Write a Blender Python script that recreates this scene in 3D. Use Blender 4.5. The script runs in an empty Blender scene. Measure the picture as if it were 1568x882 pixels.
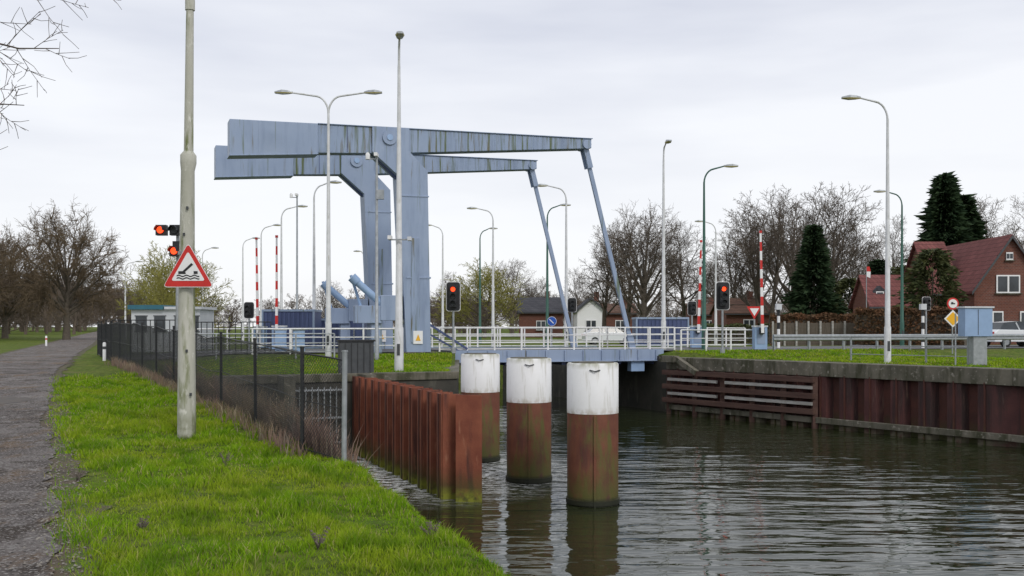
import bpy, math, random
import numpy as np
from mathutils import Vector, Matrix

R = random.Random(11)
NR = np.random.RandomState(5)
EYE = 4.15
F = 1524.0
scene = bpy.context.scene

def site(b, d):            # image pixel column + estimated distance -> ground x,y
    return ((b-784)/F*d, d)
def lvl(y, d):             # image pixel row at an estimated distance -> height
    return EYE-(y-500)/F*d
def uv2(u, v): return (.9075*u-.42*v, .42*u+.9075*v)
def sm(a, b, x):
    t = np.clip((np.asarray(x, float)-a)/(b-a), 0, 1)
    return t*t*(3-2*t)
B = (.962, .275); N = (-.275, .962); CD = (-.366, .9306); O = (-4.7, 46.1)
def bp(s, t, z): return (O[0]+B[0]*s+CD[0]*t, O[1]+B[1]*s+CD[1]*t, z)

# ------------------------------------------------------------------ terrain
LV = [-60, 7.3, 14.6, 16.5, 31.98, 32.02, 43.5, 4000]
LC = [2.3, 3.35, 4.0, 3.7, 2.9, 12.6, 17.2, 17.2]
LO = [2.2, 2.0, 2.2, 3.0, 4.6, .03, .03, .03]
RV = [-60, 23.7, 40.2, 4000]
RC = [34, 30.3, 27.2, 27.2]
def roadoff(v): return .055*np.maximum(0, np.asarray(v, float)-35)
def zfun(x, y):
    x = np.asarray(x, float); y = np.asarray(y, float)
    u = .9075*x+.42*y; v = -.42*x+.9075*y
    cl = np.interp(v, LV, LC); lo = np.interp(v, LV, LO); cr = np.interp(v, RV, RC)
    base = np.where(u < 20, 2.2+.45*sm(15, 42, v), 2.65)
    t = (x-O[0])*N[0]+(y-O[1])*N[1]
    w = sm(-5.5, -1.2, t)*(1-sm(10, 15, t))*np.where(u < 20, sm(3, 8, u), 1.)
    ur = u-roadoff(v)
    nm = np.where(u < 10, sm(.3, 1.3, ur)+(1-sm(-5.2, -4.0, ur)), 1.)*(1-w)
    n = .035*np.sin(1.3*x+.7*y)+.03*np.sin(2.1*y-.8*x+1)+.018*np.sin(4.7*x+1.1*y)+.014*np.sin(5.3*y-2.9*x)
    base = base+n*nm*np.where((v < 60), 1, .3)
    base = base-.13*sm(1.8, 4, u)*(1-sm(14, 20, v))*np.where(u < 8, 1, 0)
    base = base*(1-w)+2.93*w
    k = np.clip((u-cl)/lo, 0, 1)*(u < 22)
    k2 = np.clip((cr-u)/.03, 0, 1)*(u >= 22)
    k = np.maximum(k, k2)
    k = np.where(lo > 1, k**1.25, k)
    return base*(1-k)-1.4*k
def gz(x, y): return float(zfun(x, y))

# ------------------------------------------------------------------ materials
def newmat(name):
    m = bpy.data.materials.new(name); m.use_nodes = True
    nt = m.node_tree
    return m, nt, nt.nodes['Principled BSDF']
def noise(nt, scale, stretch=(1, 1, 1), detail=6, rough=.6, loc=(0, 0, 0)):
    tc = nt.nodes.new('ShaderNodeTexCoord'); mp = nt.nodes.new('ShaderNodeMapping')
    mp.inputs['Scale'].default_value = stretch; mp.inputs['Location'].default_value = loc
    nt.links.new(tc.outputs['Object'], mp.inputs['Vector'])
    n = nt.nodes.new('ShaderNodeTexNoise')
    n.inputs['Scale'].default_value = scale; n.inputs['Detail'].default_value = detail; n.inputs['Roughness'].default_value = rough
    nt.links.new(mp.outputs[0], n.inputs['Vector'])
    return n.outputs['Fac']
def mrange(nt, s, a, b, c=0., d=1.):
    m = nt.nodes.new('ShaderNodeMapRange')
    for i, val in zip((1, 2, 3, 4), (a, b, c, d)): m.inputs[i].default_value = val
    nt.links.new(s, m.inputs[0]); return m.outputs[0]
def mth(nt, op, a, b):
    m = nt.nodes.new('ShaderNodeMath'); m.operation = op
    for i, s in enumerate((a, b)):
        if isinstance(s, (int, float)): m.inputs[i].default_value = s
        else: nt.links.new(s, m.inputs[i])
    return m.outputs[0]
def mixc(nt, f, a, b):
    m = nt.nodes.new('ShaderNodeMix'); m.data_type = 'RGBA'
    for i, s in ((0, f), (6, a), (7, b)):
        if isinstance(s, (int, float)): m.inputs[i].default_value = s
        elif isinstance(s, tuple): m.inputs[i].default_value = (s[0], s[1], s[2], 1)
        else: nt.links.new(s, m.inputs[i])
    return m.outputs[2]
def objz(nt):
    tc = nt.nodes.new('ShaderNodeTexCoord'); sp = nt.nodes.new('ShaderNodeSeparateXYZ')
    nt.links.new(tc.outputs['Object'], sp.inputs[0]); return sp.outputs[2]
def bump(nt, p, h, strength=.3, dist=.02):
    b = nt.nodes.new('ShaderNodeBump'); b.inputs['Strength'].default_value = strength; b.inputs['Distance'].default_value = dist
    nt.links.new(h, b.inputs['Height']); nt.links.new(b.outputs[0], p.inputs['Normal'])
def mat(name, c1, c2=None, scale=3, rough=.7, metal=0, bmp=0, bscale=30, stretch=(1, 1, 1), lo=.35, hi=.65, layers=(), spec=.4, bdist=.02):
    m, nt, p = newmat(name)
    p.inputs['Roughness'].default_value = rough; p.inputs['Metallic'].default_value = metal
    p.inputs['Specular IOR Level'].default_value = spec
    if c2 is None: c2 = tuple(.8*c for c in c1)
    col = mixc(nt, mrange(nt, noise(nt, scale, stretch), lo, hi), c1, c2)
    for (c, sc, st, a, b, zr) in layers:
        msk = mrange(nt, noise(nt, sc, st, loc=(3.1, 1.7, .4)), a, b)
        if zr: msk = mth(nt, 'MULTIPLY', msk, mrange(nt, objz(nt), zr[0], zr[1]))
        col = mixc(nt, msk, col, c)
    nt.links.new(col, p.inputs['Base Color'])
    if bmp: bump(nt, p, noise(nt, bscale), bmp, bdist)
    return m
def emis(name, c, s):
    m, nt, p = newmat(name)
    p.inputs['Base Color'].default_value = (*c, 1); p.inputs['Emission Color'].default_value = (*c, 1); p.inputs['Emission Strength'].default_value = s
    return m

M = {}
M['grass_ground'] = mat('grass_ground', (.085, .14, .014), (.14, .165, .03), .9, .9, bmp=.8, bscale=14, bdist=.06, spec=.1,
    layers=[((.04, .05, .012), 6, (1, 1, 1), .46, .66, None), ((.16, .13, .07), .35, (1, 1, 1), .58, .75, None)])
M['asphalt'] = mat('old_asphalt', (.115, .10, .093), (.20, .18, .168), .45, .9, bmp=1.0, bscale=30, bdist=.05, lo=.44, hi=.60, spec=.2,
    layers=[((.06, .047, .038), 1.5, (1, 1, 1), .51, .60, None), ((.155, .105, .065), 1.1, (1.3, .6, 1), .53, .64, None), ((.34, .32, .30), 30, (1, 1, 1), .54, .62, None), ((.03, .026, .023), 22, (1, 1, 1), .56, .63, None), ((.27, .255, .24), 5, (1, 1, 1), .58, .68, None)])
M['dirt'] = mat('verge_dirt', (.115, .085, .055), (.06, .047, .032), 1.6, .95, bmp=.9, bscale=25, bdist=.03, layers=[((.22, .20, .17), 35, (1, 1, 1), .58, .66, None), ((.07, .10, .02), 3, (1, 1, 1), .50, .60, None)])
M['puddle'] = mat('damp_patch', (.045, .038, .032), (.08, .06, .04), 5, .6, spec=.3)
M['stone'] = mat('gravel_stone', (.26, .24, .21), (.13, .115, .10), 9, .9)
M['road'] = mat('asphalt', (.10, .10, .105), (.14, .14, .14), 2, .85, bmp=.3, bscale=60)
M['paint'] = mat('blue_grey_paint', (.26, .33, .465), (.295, .365, .495), .7, .45, bmp=.05, bscale=8,
    layers=[((.205, .265, .385), 2.5, (1, 1, .15), .50, .75, None), ((.115, .15, .085), 2.2, (1.8, 1.8, .08), .60, .70, None), ((.15, .14, .10), 6, (1, 1, .06), .63, .74, None)])
M['paintw'] = mat('weathered_blue_grey_paint', (.25, .32, .45), (.28, .35, .48), .7, .5, bmp=.05, bscale=8,
    layers=[((.19, .245, .35), 3, (1, 1, .15), .48, .7, None), ((.09, .12, .05), 2.4, (2.4, 2.4, .10), .52, .62, None), ((.13, .12, .07), 6, (1, 1, .08), .56, .68, None)])
M['paint2'] = mat('pale_blue_paint', (.30, .43, .64), (.25, .36, .54), 1.5, .5)
M['dkblue'] = mat('dark_blue_paint', (.055, .075, .17), (.075, .10, .21), 2, .5, stretch=(1, 1, .2))
M['white'] = mat('white_paint', (.80, .80, .80), (.70, .70, .69), 2.5, .5, layers=[((.42, .42, .36), 5, (1, 1, .15), .56, .8, None)])
M['pilew'] = mat('white_pile_paint', (.82, .82, .82), (.76, .76, .75), 1.5, .55,
    layers=[((.45, .43, .36), 7, (1, 1, .12), .56, .78, None), ((.28, .28, .17), 4, (1, 1, .5), .35, .6, (3.15, 3.32)), ((.5, .46, .4), 6, (1, 1, .8), .4, .6, (2.3, 2.14))])
M['rust'] = mat('rust_brown_steel', (.14, .044, .026), (.19, .07, .038), 2.2, .62, bmp=.3, bscale=25,
    layers=[((.085, .035, .03), 3, (1, 1, .15), .5, .7, None), ((.115, .10, .028), 3.2, (1, 1, .3), .48, .62, None), ((.085, .085, .02), 4, (1, 1, 1), .25, .5, (.85, .1)), ((.02, .022, .012), 4, (1, 1, 1), .1, .3, (.22, .12))])
M['sheet'] = mat('sheet_pile_steel', (.17, .045, .025), (.25, .078, .04), 1.6, .68, bmp=.3, bscale=20,
    layers=[((.085, .03, .022), 4, (1, 1, .1), .52, .66, None), ((.32, .14, .08), 9, (1, 1, .15), .6, .72, None), ((.06, .065, .015), 4, (1, 1, 1), .25, .5, (.8, .1)), ((.20, .21, .02), 5, (1, 1, 1), .35, .55, (.34, .12))])
M['sheetshade'] = mat('recess_shade_and_seam_steel', (.055, .02, .015), (.085, .028, .02), 1.6, .75, layers=[((.05, .055, .015), 4, (1, 1, 1), .25, .5, (.8, .1))])  # darker sheet steel: recess shade put into the colour, shared by the seam bars
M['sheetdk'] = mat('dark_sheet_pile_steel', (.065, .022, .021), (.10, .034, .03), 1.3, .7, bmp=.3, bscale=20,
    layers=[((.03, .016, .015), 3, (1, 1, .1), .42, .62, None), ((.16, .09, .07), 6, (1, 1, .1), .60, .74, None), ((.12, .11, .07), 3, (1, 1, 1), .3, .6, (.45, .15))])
M['concrete'] = mat('weathered_concrete', (.17, .155, .12), (.085, .08, .06), 1.0, .85, bmp=.35, bscale=18,
    layers=[((.05, .05, .028), 2.5, (1, 1, .2), .46, .64, None), ((.27, .25, .21), 6, (1, 1, 1), .58, .7, None)])
M['concdk'] = mat('dark_wet_concrete', (.055, .05, .04), (.03, .03, .024), 1.2, .7, bmp=.35, bscale=18, layers=[((.10, .095, .075), 2.5, (1, 1, .3), .55, .75, None)])
M['timber'] = mat('fender_timber', (.06, .03, .024), (.10, .055, .042), 2, .8, stretch=(.3, .3, 3), bmp=.3)
M['timberlt'] = mat('weathered_timber', (.42, .41, .39), (.28, .26, .23), 2, .8, stretch=(1, 1, 4))
M['pole'] = mat('light_pole_paint', (.66, .67, .68), (.54, .55, .55), 3, .45, layers=[((.3, .3, .22), 5, (1, 1, .2), .56, .75, None)])
M['bigpole'] = mat('concrete_pole', (.52, .51, .45), (.40, .40, .33), 2.5, .7, stretch=(1, 1, .3), bmp=.15,
    layers=[((.17, .19, .08), 5, (1, 1, .16), .53, .66, None), ((.64, .63, .57), 12, (1, 1, .4), .58, .7, None), ((.12, .13, .05), 3, (1, 1, 1), .4, .6, (.5, .05))])
M['green'] = mat('green_pole_paint', (.03, .10, .075), (.04, .12, .09), 3, .5)
M['galv'] = mat('galvanised_steel', (.38, .40, .42), (.28, .30, .31), 6, .45, metal=.4)
M['black'] = mat('black_paint', (.015, .016, .018), (.025, .026, .028), 5, .5)
M['dark'] = mat('dark_grey', (.05, .055, .06), (.07, .075, .08), 5, .6)
M['red'] = mat('red_paint', (.62, .03, .025), (.52, .025, .02), 6, .4)
M['signwhite'] = mat('sign_white', (.82, .82, .82), (.78, .78, .78), 6, .4)
M['yellow'] = mat('sign_yellow', (.85, .45, .02), (.80, .42, .02), 6, .4)
M['signblue'] = mat('sign_blue', (.02, .10, .45), (.02, .09, .40), 6, .4)
M['lamp_glass'] = mat('lamp_lens', (.42, .36, .14), (.5, .44, .2), 6, .2)
M['glass'] = mat('window_glass', (.03, .035, .04), (.06, .07, .08), 1, .08, spec=.4)
M['wood'] = mat('fence_wood', (.15, .125, .10), (.10, .08, .06), 4, .85, stretch=(4, 4, .4))
M['bark'] = mat('bark', (.085, .07, .055), (.13, .11, .085), 6, .9)
M['twig'] = mat('bare_twigs', (.105, .085, .07), (.15, .125, .10), .8, .9, spec=.1)
M['twigoak'] = mat('oak_twigs', (.125, .092, .06), (.175, .135, .09), .8, .9, spec=.1)
M['twigy'] = mat('willow_twigs', (.24, .23, .06), (.32, .30, .09), .8, .9, spec=.1)
M['twigfar'] = mat('far_twigs', (.135, .108, .088), (.18, .145, .115), .1, .9, spec=.1)
M['fir'] = mat('fir_needles', (.018, .036, .018), (.04, .065, .028), 1.6, .8, spec=.1)
M['ever'] = mat('evergreen_leaves', (.035, .05, .02), (.085, .09, .03), 1.6, .7, spec=.2)
M['hedge'] = mat('beech_hedge_leaves', (.15, .075, .04), (.09, .06, .035), 1.6, .85, spec=.1)
M['cabin'] = mat('cabin_panel', (.62, .64, .66), (.55, .57, .6), 2, .5)
M['teal'] = mat('teal_roof', (.03, .12, .17), (.04, .15, .2), 2, .5)
M['redlit'] = emis('red_signal_lit', (1, .06, .012), 2.2)
M['tyre'] = mat('tyre_rubber', (.02, .02, .02), (.03, .03, .03), 5, .8)
M['carwhite'] = mat('car_white', (.72, .74, .76), (.70, .72, .74), 1, .2)

def brickmat(name, c1, c2, mortar, scale, rough=.85, bw=.5, rh=.25):
    m, nt, p = newmat(name); p.inputs['Roughness'].default_value = rough; p.inputs['Specular IOR Level'].default_value = .2
    tc = nt.nodes.new('ShaderNodeTexCoord'); sp = nt.nodes.new('ShaderNodeSeparateXYZ'); cb = nt.nodes.new('ShaderNodeCombineXYZ')
    nt.links.new(tc.outputs['Object'], sp.inputs[0])
    nt.links.new(mth(nt, 'ADD', sp.outputs[0], sp.outputs[1]), cb.inputs[0]); nt.links.new(sp.outputs[2], cb.inputs[1])
    b = nt.nodes.new('ShaderNodeTexBrick'); b.inputs['Scale'].default_value = scale
    b.inputs['Color1'].default_value = (*c1, 1); b.inputs['Color2'].default_value = (*c2, 1); b.inputs['Mortar'].default_value = (*mortar, 1)
    b.inputs['Mortar Size'].default_value = .015; b.inputs['Brick Width'].default_value = bw; b.inputs['Row Height'].default_value = rh
    nt.links.new(cb.outputs[0], b.inputs['Vector'])
    col = mixc(nt, mth(nt, 'MULTIPLY', mrange(nt, noise(nt, .8), .4, .7), .5), b.outputs['Color'], tuple(.55*c for c in c1))
    nt.links.new(col, p.inputs['Base Color']); bump(nt, p, b.outputs['Fac'], -.4, .02)
    return m
M['brick'] = brickmat('red_brick', (.19, .07, .048), (.13, .052, .04), (.2, .18, .16), 2.2)
M['tile'] = brickmat('roof_tiles', (.22, .085, .078), (.16, .06, .057), (.05, .02, .02), 1.0, bw=.3, rh=.33)
M['tilebr'] = brickmat('brown_roof_tiles', (.15, .085, .06), (.11, .065, .05), (.05, .03, .02), 1.0, bw=.3, rh=.33)
M['tiledk'] = brickmat('dark_roof_tiles', (.06, .06, .07), (.08, .08, .09), (.03, .03, .03), 1.0, bw=.3, rh=.33)

def blademat(name, c1, c2, c3, amt=.45):
    m, nt, p = newmat(name)
    a = nt.nodes.new('ShaderNodeAttribute'); a.attribute_name = 'tint'
    sx = nt.nodes.new('ShaderNodeSeparateColor'); nt.links.new(a.outputs['Color'], sx.inputs[0])
    col = mixc(nt, sx.outputs[0], c1, c2)
    col = mixc(nt, mrange(nt, sx.outputs[1], .87, .91), col, c3)
    big = mrange(nt, noise(nt, .5, detail=4), .42, .60)
    col = mixc(nt, mth(nt, 'MULTIPLY', big, amt), col, (c2[0]*1.2, c2[1]*.88, c2[2]*1.6))
    dk = mrange(nt, noise(nt, 1.5, detail=4, loc=(4, 4, 0)), .50, .62)
    col = mixc(nt, mth(nt, 'MULTIPLY', dk, .6), col, (c1[0]*.5, c1[1]*.62, c1[2]*.8))
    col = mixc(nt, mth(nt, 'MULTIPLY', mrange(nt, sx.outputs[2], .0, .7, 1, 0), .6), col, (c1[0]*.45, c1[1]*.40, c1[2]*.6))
    nt.links.new(col, p.inputs['Base Color']); p.inputs['Roughness'].default_value = .7
    p.inputs['Specular IOR Level'].default_value = .08
    tr = nt.nodes.new('ShaderNodeBsdfTranslucent'); nt.links.new(col, tr.inputs[0])
    mx = nt.nodes.new('ShaderNodeMixShader'); mx.inputs[0].default_value = .35
    nt.links.new(p.outputs[0], mx.inputs[1]); nt.links.new(tr.outputs[0], mx.inputs[2])
    nt.links.new(mx.outputs[0], nt.nodes['Material Output'].inputs[0])
    return m
M['blade'] = blademat('grass_blades', (.13, .28, .009), (.285, .44, .018), (.46, .40, .18), .55)
M['reedblade'] = blademat('reed_blades', (.36, .28, .18), (.24, .18, .11), (.48, .42, .30))

# water
m, nt, p = newmat('canal_water'); M['water'] = m
p.inputs['IOR'].default_value = 1.33
w1 = noise(nt, 1.0, (.55, 1.75, 1), 2, .45); w2 = noise(nt, 1.0, (.2, .5, 1), 2, .5, (5, 3, 0)); w3 = noise(nt, 1.0, (1.9, 5.2, 1), 2, .5, (2, 9, 0))
calm = mrange(nt, noise(nt, .09, (1, 1, 1), 2, .5, (1, 6, 0)), .38, .62, .45, 1.)
h = mth(nt, 'ADD', mth(nt, 'ADD', mth(nt, 'MULTIPLY', w1, .9), mth(nt, 'MULTIPLY', w2, .8)), mth(nt, 'MULTIPLY', w3, .16))
tc = nt.nodes.new('ShaderNodeTexCoord'); vm = nt.nodes.new('ShaderNodeVectorMath'); vm.operation = 'DISTANCE'
nt.links.new(tc.outputs['Object'], vm.inputs[0]); vm.inputs[1].default_value = (-3.6, 28.6, 0)
near = mrange(nt, vm.outputs['Value'], 6.5, 2.0)
fo = mrange(nt, noise(nt, 2.6, (1, 1.9, 1), 8, .8, (7, 7, 0)), .47, .56)
fo = mth(nt, 'MULTIPLY', fo, near)
turb = mth(nt, 'MULTIPLY', noise(nt, 3.0, (1, 1.6, 1), 3, .6), near)
bump(nt, p, mth(nt, 'ADD', mth(nt, 'MULTIPLY', h, calm), turb), 1.0, .10)
col = mixc(nt, fo, (.020, .025, .010), (.8, .8, .78)); nt.links.new(col, p.inputs['Base Color'])
nt.links.new(mrange(nt, fo, 0, 1, .02, .8), p.inputs['Roughness'])

# ------------------------------------------------------------------ mesh builder
class MB:
    def __init__(s): s.v = []; s.f = []; s.m = []; s.s = []; s.mats = []
    def mi(s, k):
        if k not in s.mats: s.mats.append(k)
        return s.mats.index(k)
    def poly(s, pts, k, smooth=False):
        n = len(s.v); s.v += [tuple(q) for q in pts]; s.f.append(tuple(range(n, n+len(pts)))); s.m.append(s.mi(k)); s.s.append(smooth)
    def prism(s, pts, ext, k):
        n = len(pts); a = [tuple(q) for q in pts]; b = [(q[0]+ext[0], q[1]+ext[1], q[2]+ext[2]) for q in a]
        o = len(s.v); s.v += a+b; mi = s.mi(k)
        fs = [tuple(range(o, o+n)), tuple(range(o+2*n-1, o+n-1, -1))]
        for i in range(n): j = (i+1) % n; fs.append((o+j, o+i, o+n+i, o+n+j))
        s.f += fs; s.m += [mi]*len(fs); s.s += [False]*len(fs)
    def box(s, c, size, k, ang=0):
        ca, sa = math.cos(ang), math.sin(ang); hx, hy, hz = size[0]/2, size[1]/2, size[2]/2
        pts = [(c[0]+ca*x-sa*y, c[1]+sa*x+ca*y, c[2]-hz) for x, y in ((-hx, -hy), (hx, -hy), (hx, hy), (-hx, hy))]
        s.prism(pts, (0, 0, 2*hz), k)
    def bar(s, a, b, w, h, k):
        a = Vector(a); b = Vector(b); d = (b-a).normalized()
        side = d.cross(Vector((0, 0, 1)))
        side = Vector((1, 0, 0)) if side.length < 1e-4 else side.normalized()
        up = side.cross(d).normalized(); side *= w/2; up *= h/2
        s.prism([a-side-up, a+side-up, a+side+up, a-side+up], b-a, k)
    def tube(s, path, rad, n, k, caps=True, smooth=True):
        P = [Vector(q) for q in path]
        if not isinstance(rad, (list, tuple)): rad = [rad]*len(P)
        d0 = (P[1]-P[0]).normalized()
        ref = Vector((0, 0, 1)) if abs(d0.z) < .9 else Vector((1, 0, 0))
        rings = []; mi = s.mi(k)
        for i, q in enumerate(P):
            d = (P[min(i+1, len(P)-1)]-P[max(i-1, 0)]).normalized()
            a = d.cross(ref)
            a = a.normalized() if a.length > 1e-5 else Vector((1, 0, 0))
            b = d.cross(a); o = len(s.v)
            for j in range(n):
                t = 2*math.pi*j/n; w = q+(a*math.cos(t)+b*math.sin(t))*rad[i]
                s.v.append((w.x, w.y, w.z))
            rings.append(o)
        for i in range(len(P)-1):
            a, b = rings[i], rings[i+1]
            for j in range(n):
                j2 = (j+1) % n
                s.f.append((a+j, a+j2, b+j2, b+j)); s.m.append(mi); s.s.append(smooth)
        if caps:
            for r in (rings[0], rings[-1]): s.poly([s.v[r+j] for j in range(n)], k)
    def mesh(s, name):
        me = bpy.data.meshes.new(name); me.from_pydata(s.v, [], s.f)
        for k in s.mats: me.materials.append(M[k])
        me.polygons.foreach_set('material_index', s.m); me.polygons.foreach_set('use_smooth', s.s)
        me.update(); return me
    def build(s, name, loc=(0, 0, 0), parent=None, bevel=0, fixn=True):
        me = s.mesh(name)
        if fixn and len(s.f) < 20000:
            import bmesh
            bm = bmesh.new(); bm.from_mesh(me); bmesh.ops.recalc_face_normals(bm, faces=bm.faces); bm.to_mesh(me); bm.free()
        return place(name, me, loc, parent, bevel)
def place(name, me, loc=(0, 0, 0), parent=None, bevel=0, rz=0, sc=1):
    o = bpy.data.objects.new(name, me); scene.collection.objects.link(o)
    o.location = loc; o.rotation_euler = (0, 0, rz); o.scale = (sc, sc, sc) if not isinstance(sc, tuple) else sc
    if parent: o.parent = parent
    if bevel:
        b = o.modifiers.new('bevel', 'BEVEL'); b.width = bevel; b.segments = 2; b.limit_method = 'ANGLE'
    return o
def empty(name, loc=(0, 0, 0)):
    o = bpy.data.objects.new(name, None); scene.collection.objects.link(o); o.location = loc; return o

# ------------------------------------------------------------------ ground
vs = list(np.arange(-60, -12, 6))+list(np.arange(-12, 31.9, .5))+[31.98, 32.02]+list(np.arange(32.5, 70, 1.))+list(np.arange(72, 200, 8))+[220, 260, 320, 400, 550, 800, 1200, 2000, 4000]
verts = []; ncol = 0
for v in vs:
    cl = float(np.interp(v, LV, LC)); lo = float(np.interp(v, LV, LO)); cr = float(np.interp(v, RV, RC))
    us = [-3000, -900, -300, -120, -60, -30, -18, -12, -9, -7, -5.5, -4.6, -3.8, -2.4, -1, .1, .4]
    us += list(np.linspace(.8, cl, 14)) + [cl+lo*.33, cl+lo*.66, cl+lo, (cl+cr)/2, cr-.03, cr]
    us += [cr+a for a in (.8, 1.6, 2.5, 4, 6, 8, 10, 13, 16, 20, 26, 34, 45, 60, 90, 150, 300, 900, 3000)]
    ncol = len(us)
    for u in us: verts.append((*uv2(u, v), 0))
va = np.array(verts); va[:, 2] = zfun(va[:, 0], va[:, 1])
faces = []
for i in range(len(vs)-1):
    for j in range(ncol-1):
        a = i*ncol+j; faces.append((a, a+1, a+1+ncol, a+ncol))
me = bpy.data.meshes.new('ground'); me.from_pydata([tuple(q) for q in va], [], faces); me.materials.append(M['grass_ground'])
me.polygons.foreach_set('use_smooth', [True]*len(faces)); place('ground', me)

mb = MB(); pts = []
for v in (-60, 0, 30, 60, 200, 600, 4000): pts.append((uv2(2.0, v), uv2(34.5, v)))
for i in range(len(pts)-1):
    mb.poly([(*pts[i][0], 0), (*pts[i][1], 0), (*pts[i+1][1], 0), (*pts[i+1][0], 0)], 'water')
mb.build('canal_water')

def ribbon(name, left, right, n, z, k):
    mb = MB(); cols = 8; g = []
    for i in range(n):
        l = left(i); r = right(i); row = []
        for c in range(cols+1):
            x = l[0]+(r[0]-l[0])*c/cols; y = l[1]+(r[1]-l[1])*c/cols
            row.append((x, y, gz(x, y)+z))
        g.append(row)
    for i in range(n-1):
        for c in range(cols): mb.poly([g[i][c], g[i][c+1], g[i+1][c+1], g[i+1][c]], k, True)
    return mb.build(name, fixn=False)
rv = list(np.arange(-30, 60, .12))+list(np.arange(60, 420, 6))
def jit(amp, seed):
    r = random.Random(seed); out = []; a = b = 0
    for v in rv:
        a = a*.93+r.gauss(0, .022); b = b*.5+r.gauss(0, .018); out.append((a+b)*amp)
    return out
j1, j2, j3, j4 = jit(1.0, 1), jit(1.2, 2), jit(1.5, 3), jit(1.5, 4)
ro = [float(roadoff(v)) for v in rv]
ribbon('verge_dirt', lambda i: uv2(-4.0-j3[i]+ro[i], rv[i]), lambda i: uv2(.34+j4[i]+ro[i], rv[i]), len(rv), .012, 'dirt')
ribbon('towpath_road', lambda i: uv2(-3.7-j1[i]+ro[i], rv[i]), lambda i: uv2(.0+j2[i]+ro[i], rv[i]), len(rv), .026, 'asphalt')
ribbon('bridge_road', lambda i: bp(-13+i*1.0, 7.4, 0)[:2], lambda i: bp(-13+i*1.0, -.3, 0)[:2], 15, .045, 'road')
ribbon('bridge_road', lambda i: bp(12.6+i*2.0, 7.4, 0)[:2], lambda i: bp(12.6+i*2.0, -.3, 0)[:2], 50, .03, 'road')
mb = MB()
for s in range(14, 100, 6):
    mb.poly([bp(s, 3.4, 2.968), bp(s+3, 3.4, 2.968), bp(s+3, 3.55, 2.968), bp(s, 3.55, 2.968)], 'signwhite')
mb.build('road_marking')
def puddle(u0, v0, a, b, seed):
    r = random.Random(seed); mb = MB(); P = []; ph = r.random()*6
    for i in range(40):
        t = i/40*6.283; q = 1+.18*math.sin(3*t+ph)+.1*math.sin(7*t+2*ph)+r.uniform(-.04, .04)
        x, y = uv2(u0+a*math.cos(t)*q, v0+b*math.sin(t)*q); P.append((x, y, gz(x, y)+.031))
    mb.poly(P, 'puddle'); mb.build('puddle', fixn=False)
puddle(-.85, 26.5, .40, .9, 3)
mb = MB()
for i in range(2600):
    v = 5+30*R.random()**1.5; u = R.gauss(.08, .16) if R.random() < .75 else R.uniform(-3.6, .2)
    x, y = uv2(u, v); z = gz(x, y)+.02; s = R.uniform(.006, .022)
    c = Vector((x, y, z+s*.3)); a = R.random()*6
    T4 = [c+Vector((math.cos(a+k*1.57)*s*R.uniform(.7, 1.2), math.sin(a+k*1.57)*s*R.uniform(.7, 1.2), 0)) for k in range(4)]
    tp = c+Vector((0, 0, s*R.uniform(.5, .9)))
    for k in range(4): mb.poly([T4[k], T4[(k+1) % 4], tp], 'stone')
mb.build('loose_gravel', fixn=False)

# ------------------------------------------------------------------ blades
def blades(name, x, y, h, w, k, lean=.45, zoff=-.01):
    n = len(x); z = zfun(x, y)+zoff
    a = NR.uniform(0, 2*np.pi, n); la = NR.uniform(0, 2*np.pi, n); ln = NR.uniform(.1, lean, n)*h
    dx, dy = np.cos(a)*w/2, np.sin(a)*w/2; lx, ly = np.cos(la)*ln, np.sin(la)*ln
    V = np.zeros((n, 5, 3))
    V[:, 0] = np.stack([x-dx, y-dy, z], 1); V[:, 1] = np.stack([x+dx, y+dy, z], 1)
    V[:, 2] = np.stack([x-dx*.75+lx*.35, y-dy*.75+ly*.35, z+h*.6], 1); V[:, 3] = np.stack([x+dx*.75+lx*.35, y+dy*.75+ly*.35, z+h*.6], 1)
    V[:, 4] = np.stack([x+lx, y+ly, z+h*.97], 1)
    me = bpy.data.meshes.new(name); me.vertices.add(n*5); me.vertices.foreach_set('co', V.ravel())
    base = np.arange(n)[:, None]*5
    lp = np.concatenate([base+0, base+1, base+3, base+2, base+2, base+3, base+4], 1).ravel()
    me.loops.add(n*7); me.loops.foreach_set('vertex_index', lp.astype(np.int32))
    me.polygons.add(n*2)
    st = np.stack([np.arange(n)*7, np.arange(n)*7+4], 1).ravel(); me.polygons.foreach_set('loop_start', st.astype(np.int32))
    me.update(calc_edges=True)
    at = me.color_attributes.new('tint', 'FLOAT_COLOR', 'POINT')
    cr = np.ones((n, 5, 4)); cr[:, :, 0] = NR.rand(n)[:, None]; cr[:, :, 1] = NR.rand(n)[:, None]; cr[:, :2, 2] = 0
    at.data.foreach_set('color', cr.ravel())
    me.materials.append(M[k]); return place(name, me)
def bank(n, v0, v1, pw):
    v = v0+(v1-v0)*NR.rand(n)**pw
    cl = np.interp(v, LV, LC)
    u = (cl+1.0)*NR.rand(n)-.12
    keep = ~((u < .5) & (NR.rand(n) > np.clip((u+.12)/.62, 0, 1)**1.5))
    bare = np.sin(u*1.7+v*.9+1)*np.sin(v*.55+u*.4)+.4*np.sin(3.1*u-1.3*v)
    keep &= ~((bare > .95) & (NR.rand(n) < .7))
    u, v = u[keep], v[keep]
    return .9075*u-.42*v, .42*u+.9075*v
x, y = bank(200000, 5.0, 34, 1.9)
d = np.hypot(x, y)
cl = .8+.45*np.sin(x*2.3+1)*np.sin(y*1.9)+.3*np.sin(5*x+3*y)+.35*np.sin(11*x-7*y)*np.sin(9*y+4*x)
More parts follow.
